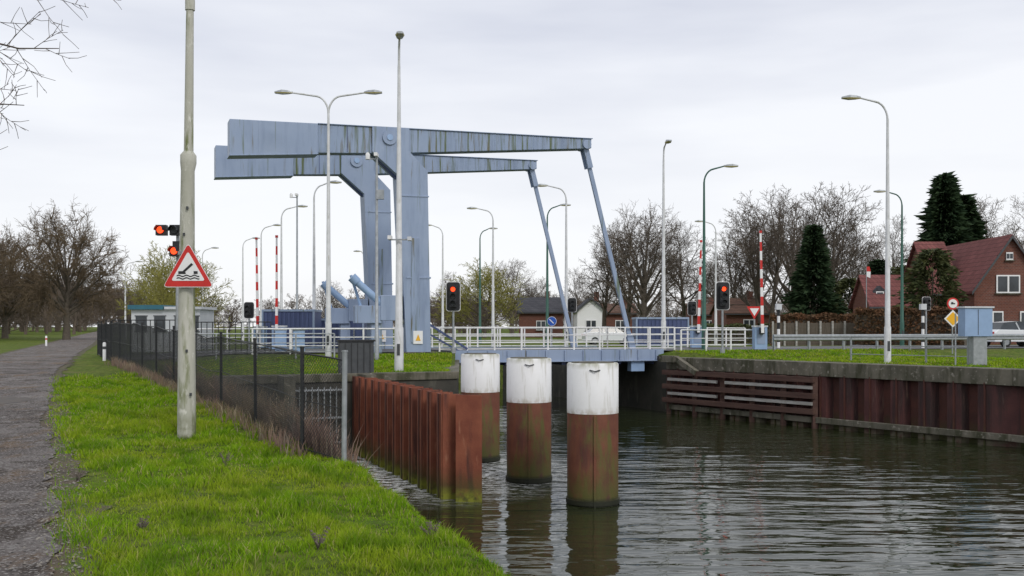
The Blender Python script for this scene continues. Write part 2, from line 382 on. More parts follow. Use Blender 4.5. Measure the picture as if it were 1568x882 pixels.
blades('bank_grass', x, y, NR.uniform(.05, .125, len(x))*np.clip(cl, .35, 1.55)*np.where(d > 18, 1.2, 1), NR.uniform(.006, .011, len(x))*np.clip(d/10, 1, 3), 'blade', .95)
def region(n, u0, u1, v0, v1):
    u = NR.uniform(u0, u1, n); v = NR.uniform(v0, v1, n)
    return .9075*u-.42*v, .42*u+.9075*v
x1, y1 = region(26000, 4, 17, 32.3, 42); x2, y2 = region(36000, 27.6, 40, 14, 41); x3, y3 = region(8000, -9, -3.9, 20, 90)
x = np.concatenate([x1, x2, x3]); y = np.concatenate([y1, y2, y3]); u_, v_ = .9075*x+.42*y, -.42*x+.9075*y
ok = ((u_ < np.interp(v_, LV, LC)-.15) | (u_ > np.interp(v_, RV, RC)+.35)); x, y = x[ok], y[ok]
t_ = (x-O[0])*N[0]+(y-O[1])*N[1]; ok = (t_ < -.6); x, y = x[ok], y[ok]
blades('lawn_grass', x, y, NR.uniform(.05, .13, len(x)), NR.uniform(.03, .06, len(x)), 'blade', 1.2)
v = NR.uniform(15.5, 31.6, 10000); c0 = np.interp(v, [15.8, 44], [3.64, 2.25]); u = c0+.15+np.abs(NR.normal(0, .55, 10000))
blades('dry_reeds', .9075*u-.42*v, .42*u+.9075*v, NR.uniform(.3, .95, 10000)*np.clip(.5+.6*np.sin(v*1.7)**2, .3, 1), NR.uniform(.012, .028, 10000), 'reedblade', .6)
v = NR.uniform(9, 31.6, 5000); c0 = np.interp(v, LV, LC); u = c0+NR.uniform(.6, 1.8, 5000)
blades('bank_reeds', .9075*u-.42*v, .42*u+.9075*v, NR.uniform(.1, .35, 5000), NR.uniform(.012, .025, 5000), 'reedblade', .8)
v = NR.uniform(15.5, 42, 2500); c0 = np.interp(v, [15.8, 44], [3.64, 2.25]); u = c0-np.abs(NR.normal(0, .16, 2500))
blades('fence_weeds', .9075*u-.42*v, .42*u+.9075*v, NR.uniform(.1, .4, 2500), NR.uniform(.012, .02, 2500), 'reedblade', .7)
mb = MB()
for (px, d) in ((487, 8.6), (660, 9.6), (345, 14), (215, 9.4), (118, 12.5)):
    X, Y = site(px, d); z = gz(X, Y)
    for i in range(9):
        a = R.random()*6.28; l = R.uniform(.08, .22); e = R.uniform(.03, .12)
        mb.tube([(X, Y, z), (X+math.cos(a)*e*.5, Y+math.sin(a)*e*.5, z+l*.6), (X+math.cos(a)*e, Y+math.sin(a)*e, z+l)], [.004, .003, .002], 4, 'bark')
        for j in range(3): q = Vector((X+math.cos(a)*e*(.5+j*.2), Y+math.sin(a)*e*(.5+j*.2), z+l*(.6+j*.15))); mb.poly([q, q+Vector((.02, .01, .01)), q+Vector((.03, -.01, -.01))], 'bark')
mb.build('dead_weeds', fixn=False)

# ------------------------------------------------------------------ drawbridge
br = empty('drawbridge', bp(0, 0, 2.93))
def kid(mb, nm, bevel=.02):
    o = mb.build(nm, (0, 0, 0), None, bevel); o.parent = br; o.matrix_parent_inverse = Matrix.Translation(br.location).inverted()
    return o
def sprof(mb, pts, t0, t1, k):
    mb.prism([bp(s, t0, z) for s, z in pts], (CD[0]*(t1-t0), CD[1]*(t1-t0), 0), k)
for tt, nm in ((0, 'near'), (6.8, 'far')):
    p_ = MB()
    sprof(p_, [(-.30, 2.6), (.82, 2.6), (.66, 11.3), (-.22, 12.2), (-.19, 13.24), (-1.88, 13.24), (-1.88, 12.08), (-.70, 11.05)], tt-.5, tt+.5, 'paint')
    sprof(p_, [(-.12, 3.4), (.30, 3.4), (.26, 8.2), (-.10, 8.2)], tt-.535, tt-.5, 'paintw')
    sprof(p_, [(-.33, 6.35), (.81, 6.35), (.81, 6.43), (-.33, 6.43)], tt-.53, tt+.53, 'paint')
    sprof(p_, [(-.52, 10.1), (.72, 10.1), (.72, 10.16), (-.52, 10.16)], tt-.53, tt+.53, 'paint')
    sprof(p_, [(-.55, 2.55), (1.05, 2.55), (1.05, 2.98), (-.55, 2.98)], tt-.7, tt+.7, 'concrete')
    sprof(p_, [(-.02, 3.35), (.42, 3.35), (.42, 3.95), (-.02, 3.95)], tt-.555, tt-.537, 'signwhite')
    sprof(p_, [(.08, 3.5), (.32, 3.5), (.2, 3.8)], tt-.566, tt-.556, 'yellow')
    kid(p_, nm+'_pylon')
    b_ = MB()
    sprof(b_, [(-8.1, 11.64), (-4.3, 11.88), (-4.3, 13.23), (-8.1, 13.22)], tt-.45, tt+.45, 'paint')
    sprof(b_, [(-4.32, 11.93), (-1.2, 12.06), (-1.2, 13.22), (-4.32, 13.22)], tt-.35, tt+.35, 'paintw')
    sprof(b_, [(-1.2, 12.06), (.8, 12.2), (8.3, 12.74), (8.75, 12.78), (8.75, 13.22), (-1.2, 13.22)], tt-.35, tt+.35, 'paintw')
    sprof(b_, [(-4.3, 13.22), (8.8, 13.22), (8.8, 13.26), (-4.3, 13.26)], tt-.42, tt+.42, 'paint')
    sprof(b_, [(-8.12, 11.60), (-4.28, 11.84), (-4.28, 11.89), (-8.12, 11.65)], tt-.49, tt+.49, 'paint')
    for s in (-6.9, -3.0, 2.0, 3.9, 5.8, 7.3):
        zb = 11.7 if s < -4 else float(np.interp(s, [-4.3, .8, 8.3], [11.95, 12.22, 12.76]))
        w = .46 if s < -4 else .365
        sprof(b_, [(s, zb), (s+.035, zb), (s+.035, 13.21), (s, 13.21)], tt-w, tt+w, 'dkblue' if s in (-3.0,) else 'paint')
    kid(b_, nm+'_balance_beam')
    q = MB()
    for sgn in (-1, 1):
        q.tube([bp(-1.1, tt+sgn*.5, 12.75), bp(-1.1, tt+sgn*.58, 12.75)], .33, 24, 'paint')
        q.tube([bp(-1.1, tt+sgn*.58, 12.75), bp(-1.1, tt+sgn*.62, 12.75)], .14, 12, 'paint2')
        q.tube([bp(8.5, tt+sgn*.35, 12.95), bp(8.5, tt+sgn*.44, 12.95)], .22, 16, 'paint')
    q.bar(bp(8.55, tt, 12.9), bp(11.15, tt, 2.7), .14, .20, 'paint')
    q.bar(bp(8.5, tt-.2, 12.95), bp(8.78, tt-.2, 11.85), .05, .26, 'paint'); q.bar(bp(8.5, tt+.2, 12.95), bp(8.78, tt+.2, 11.85), .05, .26, 'paint')
    q.bar(bp(10.9, tt, 3.7), bp(11.2, tt, 2.5), .2, .32, 'paint')
    q.box(bp(11.25, tt, 2.4), (.7, .5, .9), 'paint2', .278)
    q.bar(bp(-1.8, tt, 12.1), bp(-.55, tt, 10.9), .3, .16, 'dkblue')
    kid(q, nm+'_hanger_and_pivot', .01)
    c = MB()
    c.tube([bp(-2.6, tt-.2, 6.25), bp(-1.1, tt-.2, 4.95)], .17, 14, 'paint2'); c.tube([bp(-1.2, tt-.2, 5.05), bp(-.3, tt-.2, 4.3)], .09, 12, 'galv')
    c.tube([bp(-2.75, tt-.2, 6.4), bp(-2.5, tt-.2, 6.15)], .22, 14, 'paint2')
    c.tube([bp(-2.7, tt+.2, 6.5), bp(-2.2, tt+.2, 4.9)], .07, 10, 'paint2')
    c.box(bp(-.95, tt, 5.0), (1.0, .9, 1.15), 'paint', .278); c.box(bp(-2.0, tt, 4.7), (1.2, .8, .8), 'paint', .278)
    c.box(bp(-1.6, tt, 3.6), (.5, .5, 1.5), 'paint', .278)
    kid(c, nm+'_drive', .02)
q = MB(); q.bar(bp(.8, -.3, 4.25), bp(2.6, -.3, 3.1), .08, .1, 'dkblue'); q.bar(bp(.8, -.3, 3.8), bp(2.2, -.3, 3.0), .08, .08, 'dkblue')
kid(q, 'brace', 0)
dk = MB()
sprof(dk, [(1.95, 2.72), (12.55, 2.72), (12.55, 3.0), (1.95, 3.0)], -.1, 6.9, 'road')
for tt in (-.35, 6.95):
    sprof(dk, [(1.95, 2.5), (12.55, 2.5), (12.55, 3.03), (1.95, 3.03)], tt, tt+.22, 'paint')
    sprof(dk, [(1.95, 2.46), (12.55, 2.46), (12.55, 2.5), (1.95, 2.5)], tt-.08, tt+.3, 'paint')
for s in np.arange(2.6, 12.4, .95):
    sprof(dk, [(s, 2.52), (s+.05, 2.52), (s+.05, 3.0), (s, 3.0)], -.43, -.35, 'paint')
    sprof(dk, [(s, 2.3), (s+.2, 2.3), (s+.2, 2.72), (s, 2.72)], -.1, 6.9, 'dkblue')
kid(dk, 'deck', 0)

def railing(name, P, h, k, posts=1.5, rails=(1, .55, .2), r=.03, post=.035):
    mb = MB()
    for a, b in zip(P[:-1], P[1:]):
        L = math.dist(a, b); n = max(1, round(L/posts))
        for i in range(n+1):
            t = i/n; q = [a[j]+(b[j]-a[j])*t for j in range(3)]
            mb.box((q[0], q[1], q[2]+h/2), (post*2, post*2, h), k, .278)
        for f in rails:
            mb.tube([(a[0], a[1], a[2]+h*f), (b[0], b[1], b[2]+h*f)], r*(1.25 if f == 1 else .8), 6, k)
    return mb.build(name)
railing('bridge_railing', [bp(1.3, -.22, 2.98), bp(13.2, -.22, 2.98)], 1.12, 'white', 1.3, (1, .68, .36, .1))
railing('bridge_railing', [bp(.6, 7.1, 2.98), bp(13.2, 7.1, 2.98), bp(22, 7.3, 2.93)], 1.12, 'white', 1.3, (1, .68, .36, .1))
railing('bridge_railing', [bp(13.4, -.5, 2.93), bp(17.5, -.5, 2.93)], 1.05, 'white', 1.3, (1, .6, .3))
railing('bridge_railing', [bp(-7.2, -1.0, 2.93), bp(-.8, -1.0, 2.93)], 1.12, 'white', 1.5, (1, .66, .33))
railing('bridge_railing', [bp(-9, 8.3, 2.9), bp(-.8, 8.3, 2.93), bp(14, 9.4, 2.93)], 1.12, 'white', 1.6, (1, .6, .3))

# ------------------------------------------------------------------ quay walls
def wall(name, P, z0, z1, off0, off1, k, bevel=.02):
    mb = MB(); n = len(P)
    def offs(o):
        out = []
        for i in range(n):
            a = P[max(i-1, 0)]; b = P[min(i+1, n-1)]
            d = Vector((b[0]-a[0], b[1]-a[1])).normalized(); out.append((P[i][0]+d.y*o, P[i][1]-d.x*o))
        return out
    A, Bq = offs(off0), offs(off1)
    for i in range(n-1):
        mb.prism([(*A[i], z0), (*A[i+1], z0), (*Bq[i+1], z0), (*Bq[i], z0)], (0, 0, z1-z0), k)
    return mb.build(name, bevel=bevel)
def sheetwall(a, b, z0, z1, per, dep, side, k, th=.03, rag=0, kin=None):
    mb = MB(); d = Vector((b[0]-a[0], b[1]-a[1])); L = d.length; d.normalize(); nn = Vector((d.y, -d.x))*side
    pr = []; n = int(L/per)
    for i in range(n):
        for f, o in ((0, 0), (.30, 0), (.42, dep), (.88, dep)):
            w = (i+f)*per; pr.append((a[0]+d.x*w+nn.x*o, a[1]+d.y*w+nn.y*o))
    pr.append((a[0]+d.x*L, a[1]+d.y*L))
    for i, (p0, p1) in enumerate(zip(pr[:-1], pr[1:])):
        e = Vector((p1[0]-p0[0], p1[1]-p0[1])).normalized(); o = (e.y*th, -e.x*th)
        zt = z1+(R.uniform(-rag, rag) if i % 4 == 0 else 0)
        mb.prism([(*p0, z0), (*p1, z0), (p1[0]-o[0], p1[1]-o[1], z0), (p0[0]-o[0], p0[1]-o[1], z0)], (0, 0, zt-z0), kin if (kin and i % 4 == 0) else k)  # recessed flats get the dark colour as painted shade
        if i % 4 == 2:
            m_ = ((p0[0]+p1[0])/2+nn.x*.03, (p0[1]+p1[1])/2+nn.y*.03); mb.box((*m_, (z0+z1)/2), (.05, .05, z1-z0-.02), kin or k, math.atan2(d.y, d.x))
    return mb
mb = sheetwall((-1.15, 23.75), (-5.1, 33.5), -1.2, 2.53, .82, .42, -1, 'sheet', rag=.02, kin='sheetshade')
mb.box((-1.02, 23.55, .67), (.62, .05, 3.72), 'sheet', -.1)
mb.build('sheet_pile_wall')
Wr = [uv2(27.2, 40.2), uv2(30.3, 23.7), uv2(34, -60)]
for a, b in zip(Wr[:-1], Wr[1:]):
    sheetwall((a[0]-.12, a[1]-.12), (b[0]-.12, b[1]-.12), -1.2, 2.2, 1.15, .3, 1, 'sheetdk', kin='sheetshade').build('quay_sheet_piling')
wall('quay_coping', Wr, 2.12, 2.69, -.35, .52, 'concrete')
wall('quay_waler', Wr, .22, .46, .46, .62, 'concrete')
def along(w, o, z):
    a = Vector(Wr[0]); d = (Vector(Wr[1])-a).normalized(); q = a+d*w+Vector((d.y, -d.x))*o
    return (q.x, q.y, z)
fm = MB()
for z in (1.98, 1.32, .68): fm.bar(along(.0, .72, z), along(8.7, .72, z), .18, .22, 'timber')
for z in (1.66, 1.0): fm.bar(along(.3, .70, z), along(3.4, .70, z), .1, .13, 'timberlt'); fm.bar(along(3.9, .70, z), along(8.6, .70, z), .1, .13, 'timberlt')
for w in (.2, 1.9, 3.6, 5.3, 7.0, 8.6): fm.bar(along(w, .56, -.6), along(w, .56, 2.1), .2, .2, 'timber')
fm.bar(along(-.1, .75, 2.62), along(.9, .75, 2.62), .3, .3, 'concrete'); fm.bar(along(.9, .75, 2.65), along(2.2, .75, 2.02), .25, .22, 'concrete')
fm.build('timber_fender')
wall('bridge_abutment', [uv2(27.2, 60), uv2(27.2, 40.1)], -1.2, 2.70, -.4, .1, 'concdk')
wall('bridge_abutment', [uv2(17.2, 43.3), uv2(17.2, 62)], -1.2, 2.70, -.4, .1, 'concdk')
wall('left_quay_wall', [uv2(4.6, 32.0), uv2(12.6, 32.0), uv2(17.2, 43.5)], -1.2, 2.34, -.3, .12, 'concdk')
wall('left_quay_coping', [uv2(4.6, 32.0), uv2(12.6, 32.0), uv2(17.2, 43.5)], 2.34, 2.60, -.5, .2, 'concrete')
cv = MB()
for i in range(9):
    a = uv2(7.0+i*.2, 31.7); cv.bar((*a, .0), (*a, 2.2), .03, .05, 'galv')
for z in (.4, 1.2, 2.1): cv.bar((*uv2(6.9, 31.68), z), (*uv2(8.7, 31.68), z), .06, .06, 'galv')
for uu in (6.7, 9.3): cv.box((*uv2(uu, 31.4), .9), (.35, 1.1, 3.4), 'concrete', .43)
cv.build('culvert_screen')
ub = MB(); x0, y0 = site(545, 33.4); z0 = gz(x0, y0)
ub.box((0, 0, .62), (1.15, .5, 1.1), 'dark', .25); ub.box((0, 0, 1.2), (1.25, .6, .06), 'black', .25); ub.box((0, 0, .04), (1.2, .55, .1), 'concrete', .25)
for i in range(6): ub.box((-.5+i*.2, -.27+(-.5+i*.2)*.25, .62), (.02, .02, 1.0), 'black', .25)
ub.build('utility_cabinet', (x0, y0, z0))

for (cx, dd) in ((907.5, 23.4), (810, 26.8), (735.5, 30.9)):
    X, Y = site(cx, dd); mb = MB(); r = .6
    mb.tube([(0, 0, -1.4), (0, 0, 2.13)], r, 48, 'rust'); mb.tube([(0, 0, 2.13), (0, 0, 3.27), (0, 0, 3.30)], [r+.004, r+.004, r-.02], 48, 'pilew')
    mb.tube([(0, 0, 3.295), (0, 0, 3.32)], r-.1, 32, 'concrete')
    mb.box((0, -r-.02, 1.0), (.05, .04, 2.2), 'rust'); mb.tube([(-.12, -r-.01, 3.15), (.0, -r-.05, 3.12), (.12, -r-.01, 3.15)], .015, 6, 'dark')
    mb.tube([(0, 0, .03), (0, 0, .14)], r+.03, 48, 'rust')
    mb.build('mooring_pile', (X, Y, 0))

# ------------------------------------------------------------------ lamp posts
def lamphead(mb, c, d, L=.75):
    d = Vector(d).normalized(); s = d.cross(Vector((0, 0, 1))).normalized(); c = Vector(c)
    rings = []
    for f, w, h in ((0, .05, .05), (.25, .12, .09), (.6, .16, .11), (1, .09, .05)):
        q = c+d*L*f
        rings.append([q-s*w, q-s*w*.7+Vector((0, 0, h)), q+s*w*.7+Vector((0, 0, h)), q+s*w, q+s*w*.8-Vector((0, 0, h*.5)), q-s*w*.8-Vector((0, 0, h*.5))])
    for a, b in zip(rings[:-1], rings[1:]):
        for i in range(6):
            j = (i+1) % 6; mb.poly([a[i], a[j], b[j], b[i]], 'lamp_glass' if i in (3, 4, 5) else 'galv')
    mb.poly(rings[-1], 'galv')
def lamp(px, d, ytop, side, armpx, k='pole', rb=.11, rt=.05):
    X, Y = site(px, d); z0 = gz(X, Y); H = lvl(ytop, d)-z0; A = armpx/F*d
    mb = MB()
    mb.tube([(0, 0, -.1), (0, 0, 1.5), (0, 0, 1.55), (0, 0, H-.9)], [rb*1.25, rb*1.2, rb, rt], 12, k)
    mb.box((0, -rb*1.2, .75), (.1, .02, .4), 'dark')
    dirs = {1: [(1, 0, 0)], -1: [(-1, 0, 0)], 2: [(1, 0, 0), (-1, 0, 0)], 0: [(.15, -1, 0)]}[side]
    for dr in dirs:
        dv = Vector(dr).normalized(); head = .75
        P = [Vector((0, 0, H-.95))]
        for i in range(1, 7):
            a = i/6*math.pi/2*.93; rr = min(.55, A*.4)
            P.append(Vector((0, 0, H-.95))+dv*rr*(1-math.cos(a))+Vector((0, 0, .75*math.sin(a))))
        P.append(dv*max(A-head, .4)+Vector((0, 0, H-.06)))
        mb.tube(P, [rt]+[rt*.85]*(len(P)-2)+[rt*.7], 8, k); lamphead(mb, P[-1], dv, head)
    return mb.build('street_lamp', (X, Y, z0), fixn=False)
lamp(611, 34.7, 62, 0, 30, rb=.13)
for a in ((503, 42, 140, 2, 82), (867, 60, 283, -1, 47), (755, 71, 318, -1, 40), (1359, 40, 148, -1, 70), (1096, 80, 338, -1, 32), (678, 83, 344, -1, 30),
          (481, 58, 278, 1, 42), (431, 70, 315, 1, 40), (400, 83, 344, 1, 32), (372, 95, 364, 1, 26), (192, 110, 400, 1, 26), (310, 100, 379, 1, 25), (1016, 52, 220, 0, 12), (560, 95, 384, -1, 15)):
    lamp(*a)
for a in ((735, 86, 349, 1, 27), (838, 69, 313, 1, 36), (1078, 52, 253, 1, 52), (1381, 62, 292, -1, 43)): lamp(*a, k='green')

X, Y = site(286, 17.8); z0 = gz(X, Y)
mb = MB(); zz = lambda y: lvl(y, 17.8)-z0
mb.tube([(0, 0, -.2), (0, 0, zz(440)), (.02, 0, zz(262)), (.03, 0, zz(250)), (.03, 0, zz(238)), (.035, 0, zz(232))], [.165, .14, .118, .14, .14, .085], 24, 'bigpole')
mb.tube([(.035, 0, zz(233)), (.06, 0, zz(0)), (.06, 0, zz(-60))], [.083, .065, .06], 16, 'bigpole')
mb.tube([(.06, 0, zz(16)), (.06, 0, zz(0))], .085, 16, 'bigpole')
mb.tube([(.06, 0, zz(-60)), (.06, 0, zz(-75)), (-.3, 0, zz(-90)), (-1.2, 0, zz(-92))], .05, 8, 'galv'); lamphead(mb, (-1.2, 0, zz(-92)), (-1, 0, 0))
for yy, dx in ((603, .12), (537, .05), (360, .0), (320, .06)): mb.box((dx, -.15, zz(yy)), (.03, .05, .05), 'dark')
for z in (zz(388), zz(430)): mb.tube([(0, 0, z-.03), (0, 0, z+.03)], .15, 20, 'galv')
mb.build('street_lamp', (X, Y, z0), fixn=False)
def rtri(w, h, rad, cy=0):
    V = [Vector((-w/2, 0)), Vector((w/2, 0)), Vector((0, h))]; out = []
    for i in range(3):
        p0, p1, p2 = V[i-1], V[i], V[(i+1) % 3]; a = (p0-p1).normalized(); b = (p2-p1).normalized()
        s_ = p1+a*rad*1.7; e_ = p1+b*rad*1.7
        for t in (0, .25, .5, .75, 1):
            q = s_*(1-t)**2+p1*2*t*(1-t)+e_*t*t; out.append((q.x, q.y+cy))
    return out
sg = MB(); X2, Y2 = site(288.5, 17.58)
def face(mb, pts, y, k, th=.004): mb.prism([(q[0], y, q[1]) for q in pts], (0, th, 0), k)
face(sg, rtri(.90, .79, .05), 0, 'galv', .02)
face(sg, rtri(.90, .79, .05), -.006, 'signwhite', .005); face(sg, rtri(.872, .762, .045, .012), -.010, 'red')
face(sg, rtri(.60, .52, .03, .115), -.015, 'signwhite')
face(sg, [(-.17, .235), (-.04, .235), (-.04, .26), (-.10, .285), (-.17, .285)], -.02, 'black'); face(sg, [(.10, .235), (.17, .235), (.17, .285), (.10, .285)], -.02, 'black')
face(sg, [(-.10, .28), (-.07, .255), (.09, .40), (.06, .43)], -.021, 'black')
for zc in (.155, .20):
    up = [(-.2+i*.02, zc+.012+.012*math.sin(i*.9)) for i in range(21)]; dn = [(-.2+i*.02, zc-.008+.012*math.sin(i*.9)) for i in range(21)]
    for i in range(len(up)-1): face(sg, [up[i], up[i+1], dn[i+1], dn[i]], -.02, 'black')
sg.box((0, .06, .2), (.3, .06, .04), 'galv'); sg.box((0, .06, .5), (.2, .06, .04), 'galv')
sg.build('traffic_sign', (X2, Y2, lvl(440, 17.58)))

def cam_pole(px, d, ytop, extra=False):
    X, Y = site(px, d); z0 = gz(X, Y); H = lvl(ytop, d)-z0; mb = MB()
    mb.tube([(0, 0, -.1), (0, 0, 1), (0, 0, 1.05), (0, 0, H)], [.1, .1, .075, .05], 10, 'galv')
    mb.box((0, -.15, H+.05), (.14, .45, .14), 'white'); mb.box((-.2, 0, H-.1), (.4, .05, .05), 'galv'); mb.tube([(-.38, 0, H-.12), (-.38, 0, H+.1), (-.38, 0, H+.18)], [.1, .1, .04], 10, 'white')
    if extra: mb.box((.15, 0, H-1.6), (.3, .2, .4), 'galv')
    mb.build('camera_pole', (X, Y, z0))
cam_pole(577, 42, 240, True); cam_pole(455, 65, 300)
X, Y = site(611, 34.5); mb = MB()
mb.box((0, 0, 0), (.7, .05, .05), 'galv'); mb.box((-.3, -.1, .06), (.13, .35, .13), 'white'); mb.box((.38, -.1, .02), (.13, .35, .13), 'cabin')
mb.build('traffic_camera', (X, Y, lvl(367, 34.5)))

# ------------------------------------------------------------------ traffic lights
def signal_head(mb, x, y, z, n=3, s=1., lit=0, board=True):
    h = .32*n*s
    if board:
        w = .33*s; hh = h/2+.2*s; pts = []
        for a0, cx, cz in ((0, w-.12, hh-.12), (90, -w+.12, hh-.12), (180, -w+.12, -hh+.12), (270, w-.12, -hh+.12)):
            for k in range(5): a = math.radians(a0+k*22.5); pts.append((cx+.12*math.cos(a), cz+.12*math.sin(a)))
        mb.prism([(x+q[0], y+.05, z+q[1]) for q in pts], (0, .02, 0), 'signwhite')
        mb.prism([(x+q[0]*.93, y+.03, z+q[1]*.96) for q in pts], (0, .015, 0), 'black')
    mb.box((x, y-.08, z), (.32*s, .2*s, h), 'black')
    for i in range(n):
        zc = z+h/2-(i+.5)*.32*s; on = i == lit
        mb.tube([(x, y-.2*s, zc), (x, y-.215*s, zc)], .105*s, 16, 'redlit' if on else 'dark')
        vis = []
        for k in range(9):
            a = math.radians(-10+k*25); vis.append((x+.125*s*math.cos(a), zc+.125*s*math.sin(a)))
        for q0, q1 in zip(vis[:-1], vis[1:]): mb.poly([(q0[0], y-.18*s, q0[1]), (q1[0], y-.18*s, q1[1]), (q1[0], y-.42*s, q1[1]), (q0[0], y-.42*s, q0[1])], 'black')
def tlight(px, d, yc, sc=1., n=3):
    X, Y = site(px, d); z0 = gz(X, Y); zc = lvl(yc, d)-z0; mb = MB()
    mb.tube([(0, .12, -.05), (0, .12, zc+.2)], .05, 10, 'galv'); mb.tube([(0, .12, 0), (0, .12, .25)], .12, 10, 'galv'); signal_head(mb, 0, 0, zc, n, sc)
    mb.build('traffic_light', (X, Y, z0), fixn=False)
tlight(694, 45.5, 454); tlight(1107, 47.5, 453)
X, Y = site(271, 40); z0 = gz(X, Y); mb = MB(); q = lambda y: lvl(y, 40)-z0
mb.tube([(0, .1, -.1), (0, .1, q(350))], [.09, .06], 10, 'galv'); mb.bar((-.75, .1, q(352)), (.15, .1, q(352)), .06, .06, 'galv')
for dx, yy, lt in ((-.58, 353, 0), (-.02, 353, 1), (-.03, 385, 0)): signal_head(mb, dx, 0, q(yy), 1, 1.3, lt, False)
mb.box((.0, .05, q(375)), (.35, .12, .3), 'black')
mb.build('canal_signal', (X, Y, z0), fixn=False)
for (px, d, yc, s) in ((876, 57, 467, .8), (1060, 58, 472, .8), (1419, 60, 465, .8), (381, 50, 475, .8)):
    X, Y = site(px, d); z0 = gz(X, Y); mb = MB(); zc = lvl(yc, d)-z0; mb.tube([(0, .1, 0), (0, .1, zc)], .05, 8, 'galv'); signal_head(mb, 0, 0, zc, 2, s, 5, True); mb.build('warning_light', (X, Y, z0), fixn=False)

def barrier(px, d, ytop, ybase, dxtop, ang=0):
    X, Y = site(px, d); z0 = gz(X, Y); mb = MB()
    zt = lvl(ytop, d)-z0; dx = dxtop/F*d
    mb.box((0, .1, .62), (.62, .55, 1.15), 'paint2', ang); mb.box((0, .1, 1.23), (.68, .6, .08), 'cabin', ang); mb.box((0, .1, .03), (.75, .7, .1), 'concrete', ang)
    mb.box((0, -.19, .7), (.4, .02, .7), 'paint', ang)
    mb.box((0, .0, 1.0), (.22, .9, .3), 'black', ang)
    n = 11
    for i in range(n):
        a, b = i/n, (i+1)/n; w = .12-.05*a
        mb.bar((dx*a, -.45, .9+(zt-.9)*a), (dx*b, -.45, .9+(zt-.9)*b), w, w*1.2, 'red' if i % 2 else 'signwhite')
    mb.box((dx, -.45, zt+.05), (.12, .12, .12), 'red')
    mb.build('barrier_gate', (X, Y, z0))
barrier(398, 55, 368, 500, -2); barrier(427, 50, 365, 500, 0); barrier(1067, 54, 372, 500, 4); barrier(1164, 50, 358, 500, -3)
for (px, d, yt) in ((1192, 55, 474), (1413, 55, 474)):
    X, Y = site(px, d); z0 = gz(X, Y); H = lvl(yt, d)-z0; mb = MB()
    for i in range(6): mb.tube([(0, 0, H*i/6), (0, 0, H*(i+1)/6)], .08, 10, 'black' if i % 2 else 'signwhite')
    mb.box((0, 0, H+.15), (.3, .3, .32), 'cabin'); mb.build('beacon_post', (X, Y, z0))
def disc(mb, y, z, r, k, yy, n=24): mb.prism([(r*math.cos(2*math.pi*i/n), yy, z+r*math.sin(2*math.pi*i/n)) for i in range(n)], (0, .01, 0), k)
X, Y = site(1459, 50); z0 = gz(X, Y); mb = MB(); zc = lvl(465, 50)-z0; zd = lvl(488, 50)-z0
mb.tube([(0, .06, 0), (0, .06, zc+.3)], .035, 8, 'galv'); disc(mb, 0, zc, .3, 'red', 0); disc(mb, 0, zc, .22, 'signwhite', -.012); mb.box((0, -.02, zc), (.2, .01, .06), 'black'); mb.box((-.04, -.02, zc+.05), (.1, .01, .06), 'black')
for r_, k, yy in ((.44, 'signwhite', 0), (.34, 'yellow', -.012)): mb.prism([(-r_, yy, zd), (0, yy, zd-r_), (r_, yy, zd), (0, yy, zd+r_)], (0, .01, 0), k)
mb.build('traffic_sign', (X, Y, z0))
X, Y = site(1155, 52); z0 = gz(X, Y); mb = MB(); zc = lvl(478, 52)-z0; mb.tube([(0, .05, 0), (0, .05, zc)], .035, 8, 'galv')
mb.prism([(-.4, 0, zc+.3), (0, 0, zc-.38), (.4, 0, zc+.3)], (0, .01, 0), 'red'); mb.prism([(-.24, -.012, zc+.2), (0, -.012, zc-.2), (.24, -.012, zc+.2)], (0, .01, 0), 'signwhite')
mb.build('yield_sign', (X, Y, z0))
X, Y = site(845, 57); z0 = gz(X, Y); mb = MB(); zc = lvl(492, 57)-z0; mb.tube([(0, .05, 0), (0, .05, zc)], .035, 8, 'galv'); disc(mb, 0, zc, .27, 'signwhite', 0); disc(mb, 0, zc, .25, 'signblue', -.012)
mb.bar((-.14, -.02, zc+.12), (.1, -.02, zc-.12), .01, .05, 'signwhite'); mb.build('direction_sign', (X, Y, z0))
X, Y = site(1327, 70); z0 = gz(X, Y); mb = MB(); zc = lvl(417, 70)-z0; mb.tube([(0, .05, 0), (0, .05, zc+.4)], .03, 8, 'galv')
mb.prism([(0, 0, zc-.3), (.25, 0, zc-.4), (.28, 0, zc+.05), (0, 0, zc+.05)], (0, .01, 0), 'signwhite'); mb.prism([(0, 0, zc+.06), (.28, 0, zc+.06), (.2, 0, zc+.4), (0, 0, zc+.4)], (0, .01, 0), 'red'); mb.build('flag', (X, Y, z0))
for px, d in ((160, 43), (71, 75)):
    X, Y = site(px, d); mb = MB(); mb.tube([(0, 0, -.1), (0, 0, .75), (0, 0, .8)], [.07, .07, .04], 10, 'signwhite'); mb.tube([(0, 0, .5), (0, 0, .62)], .075, 10, 'red' if d > 50 else 'dark'); mb.build('marker_post', (X, Y, gz(X, Y)))

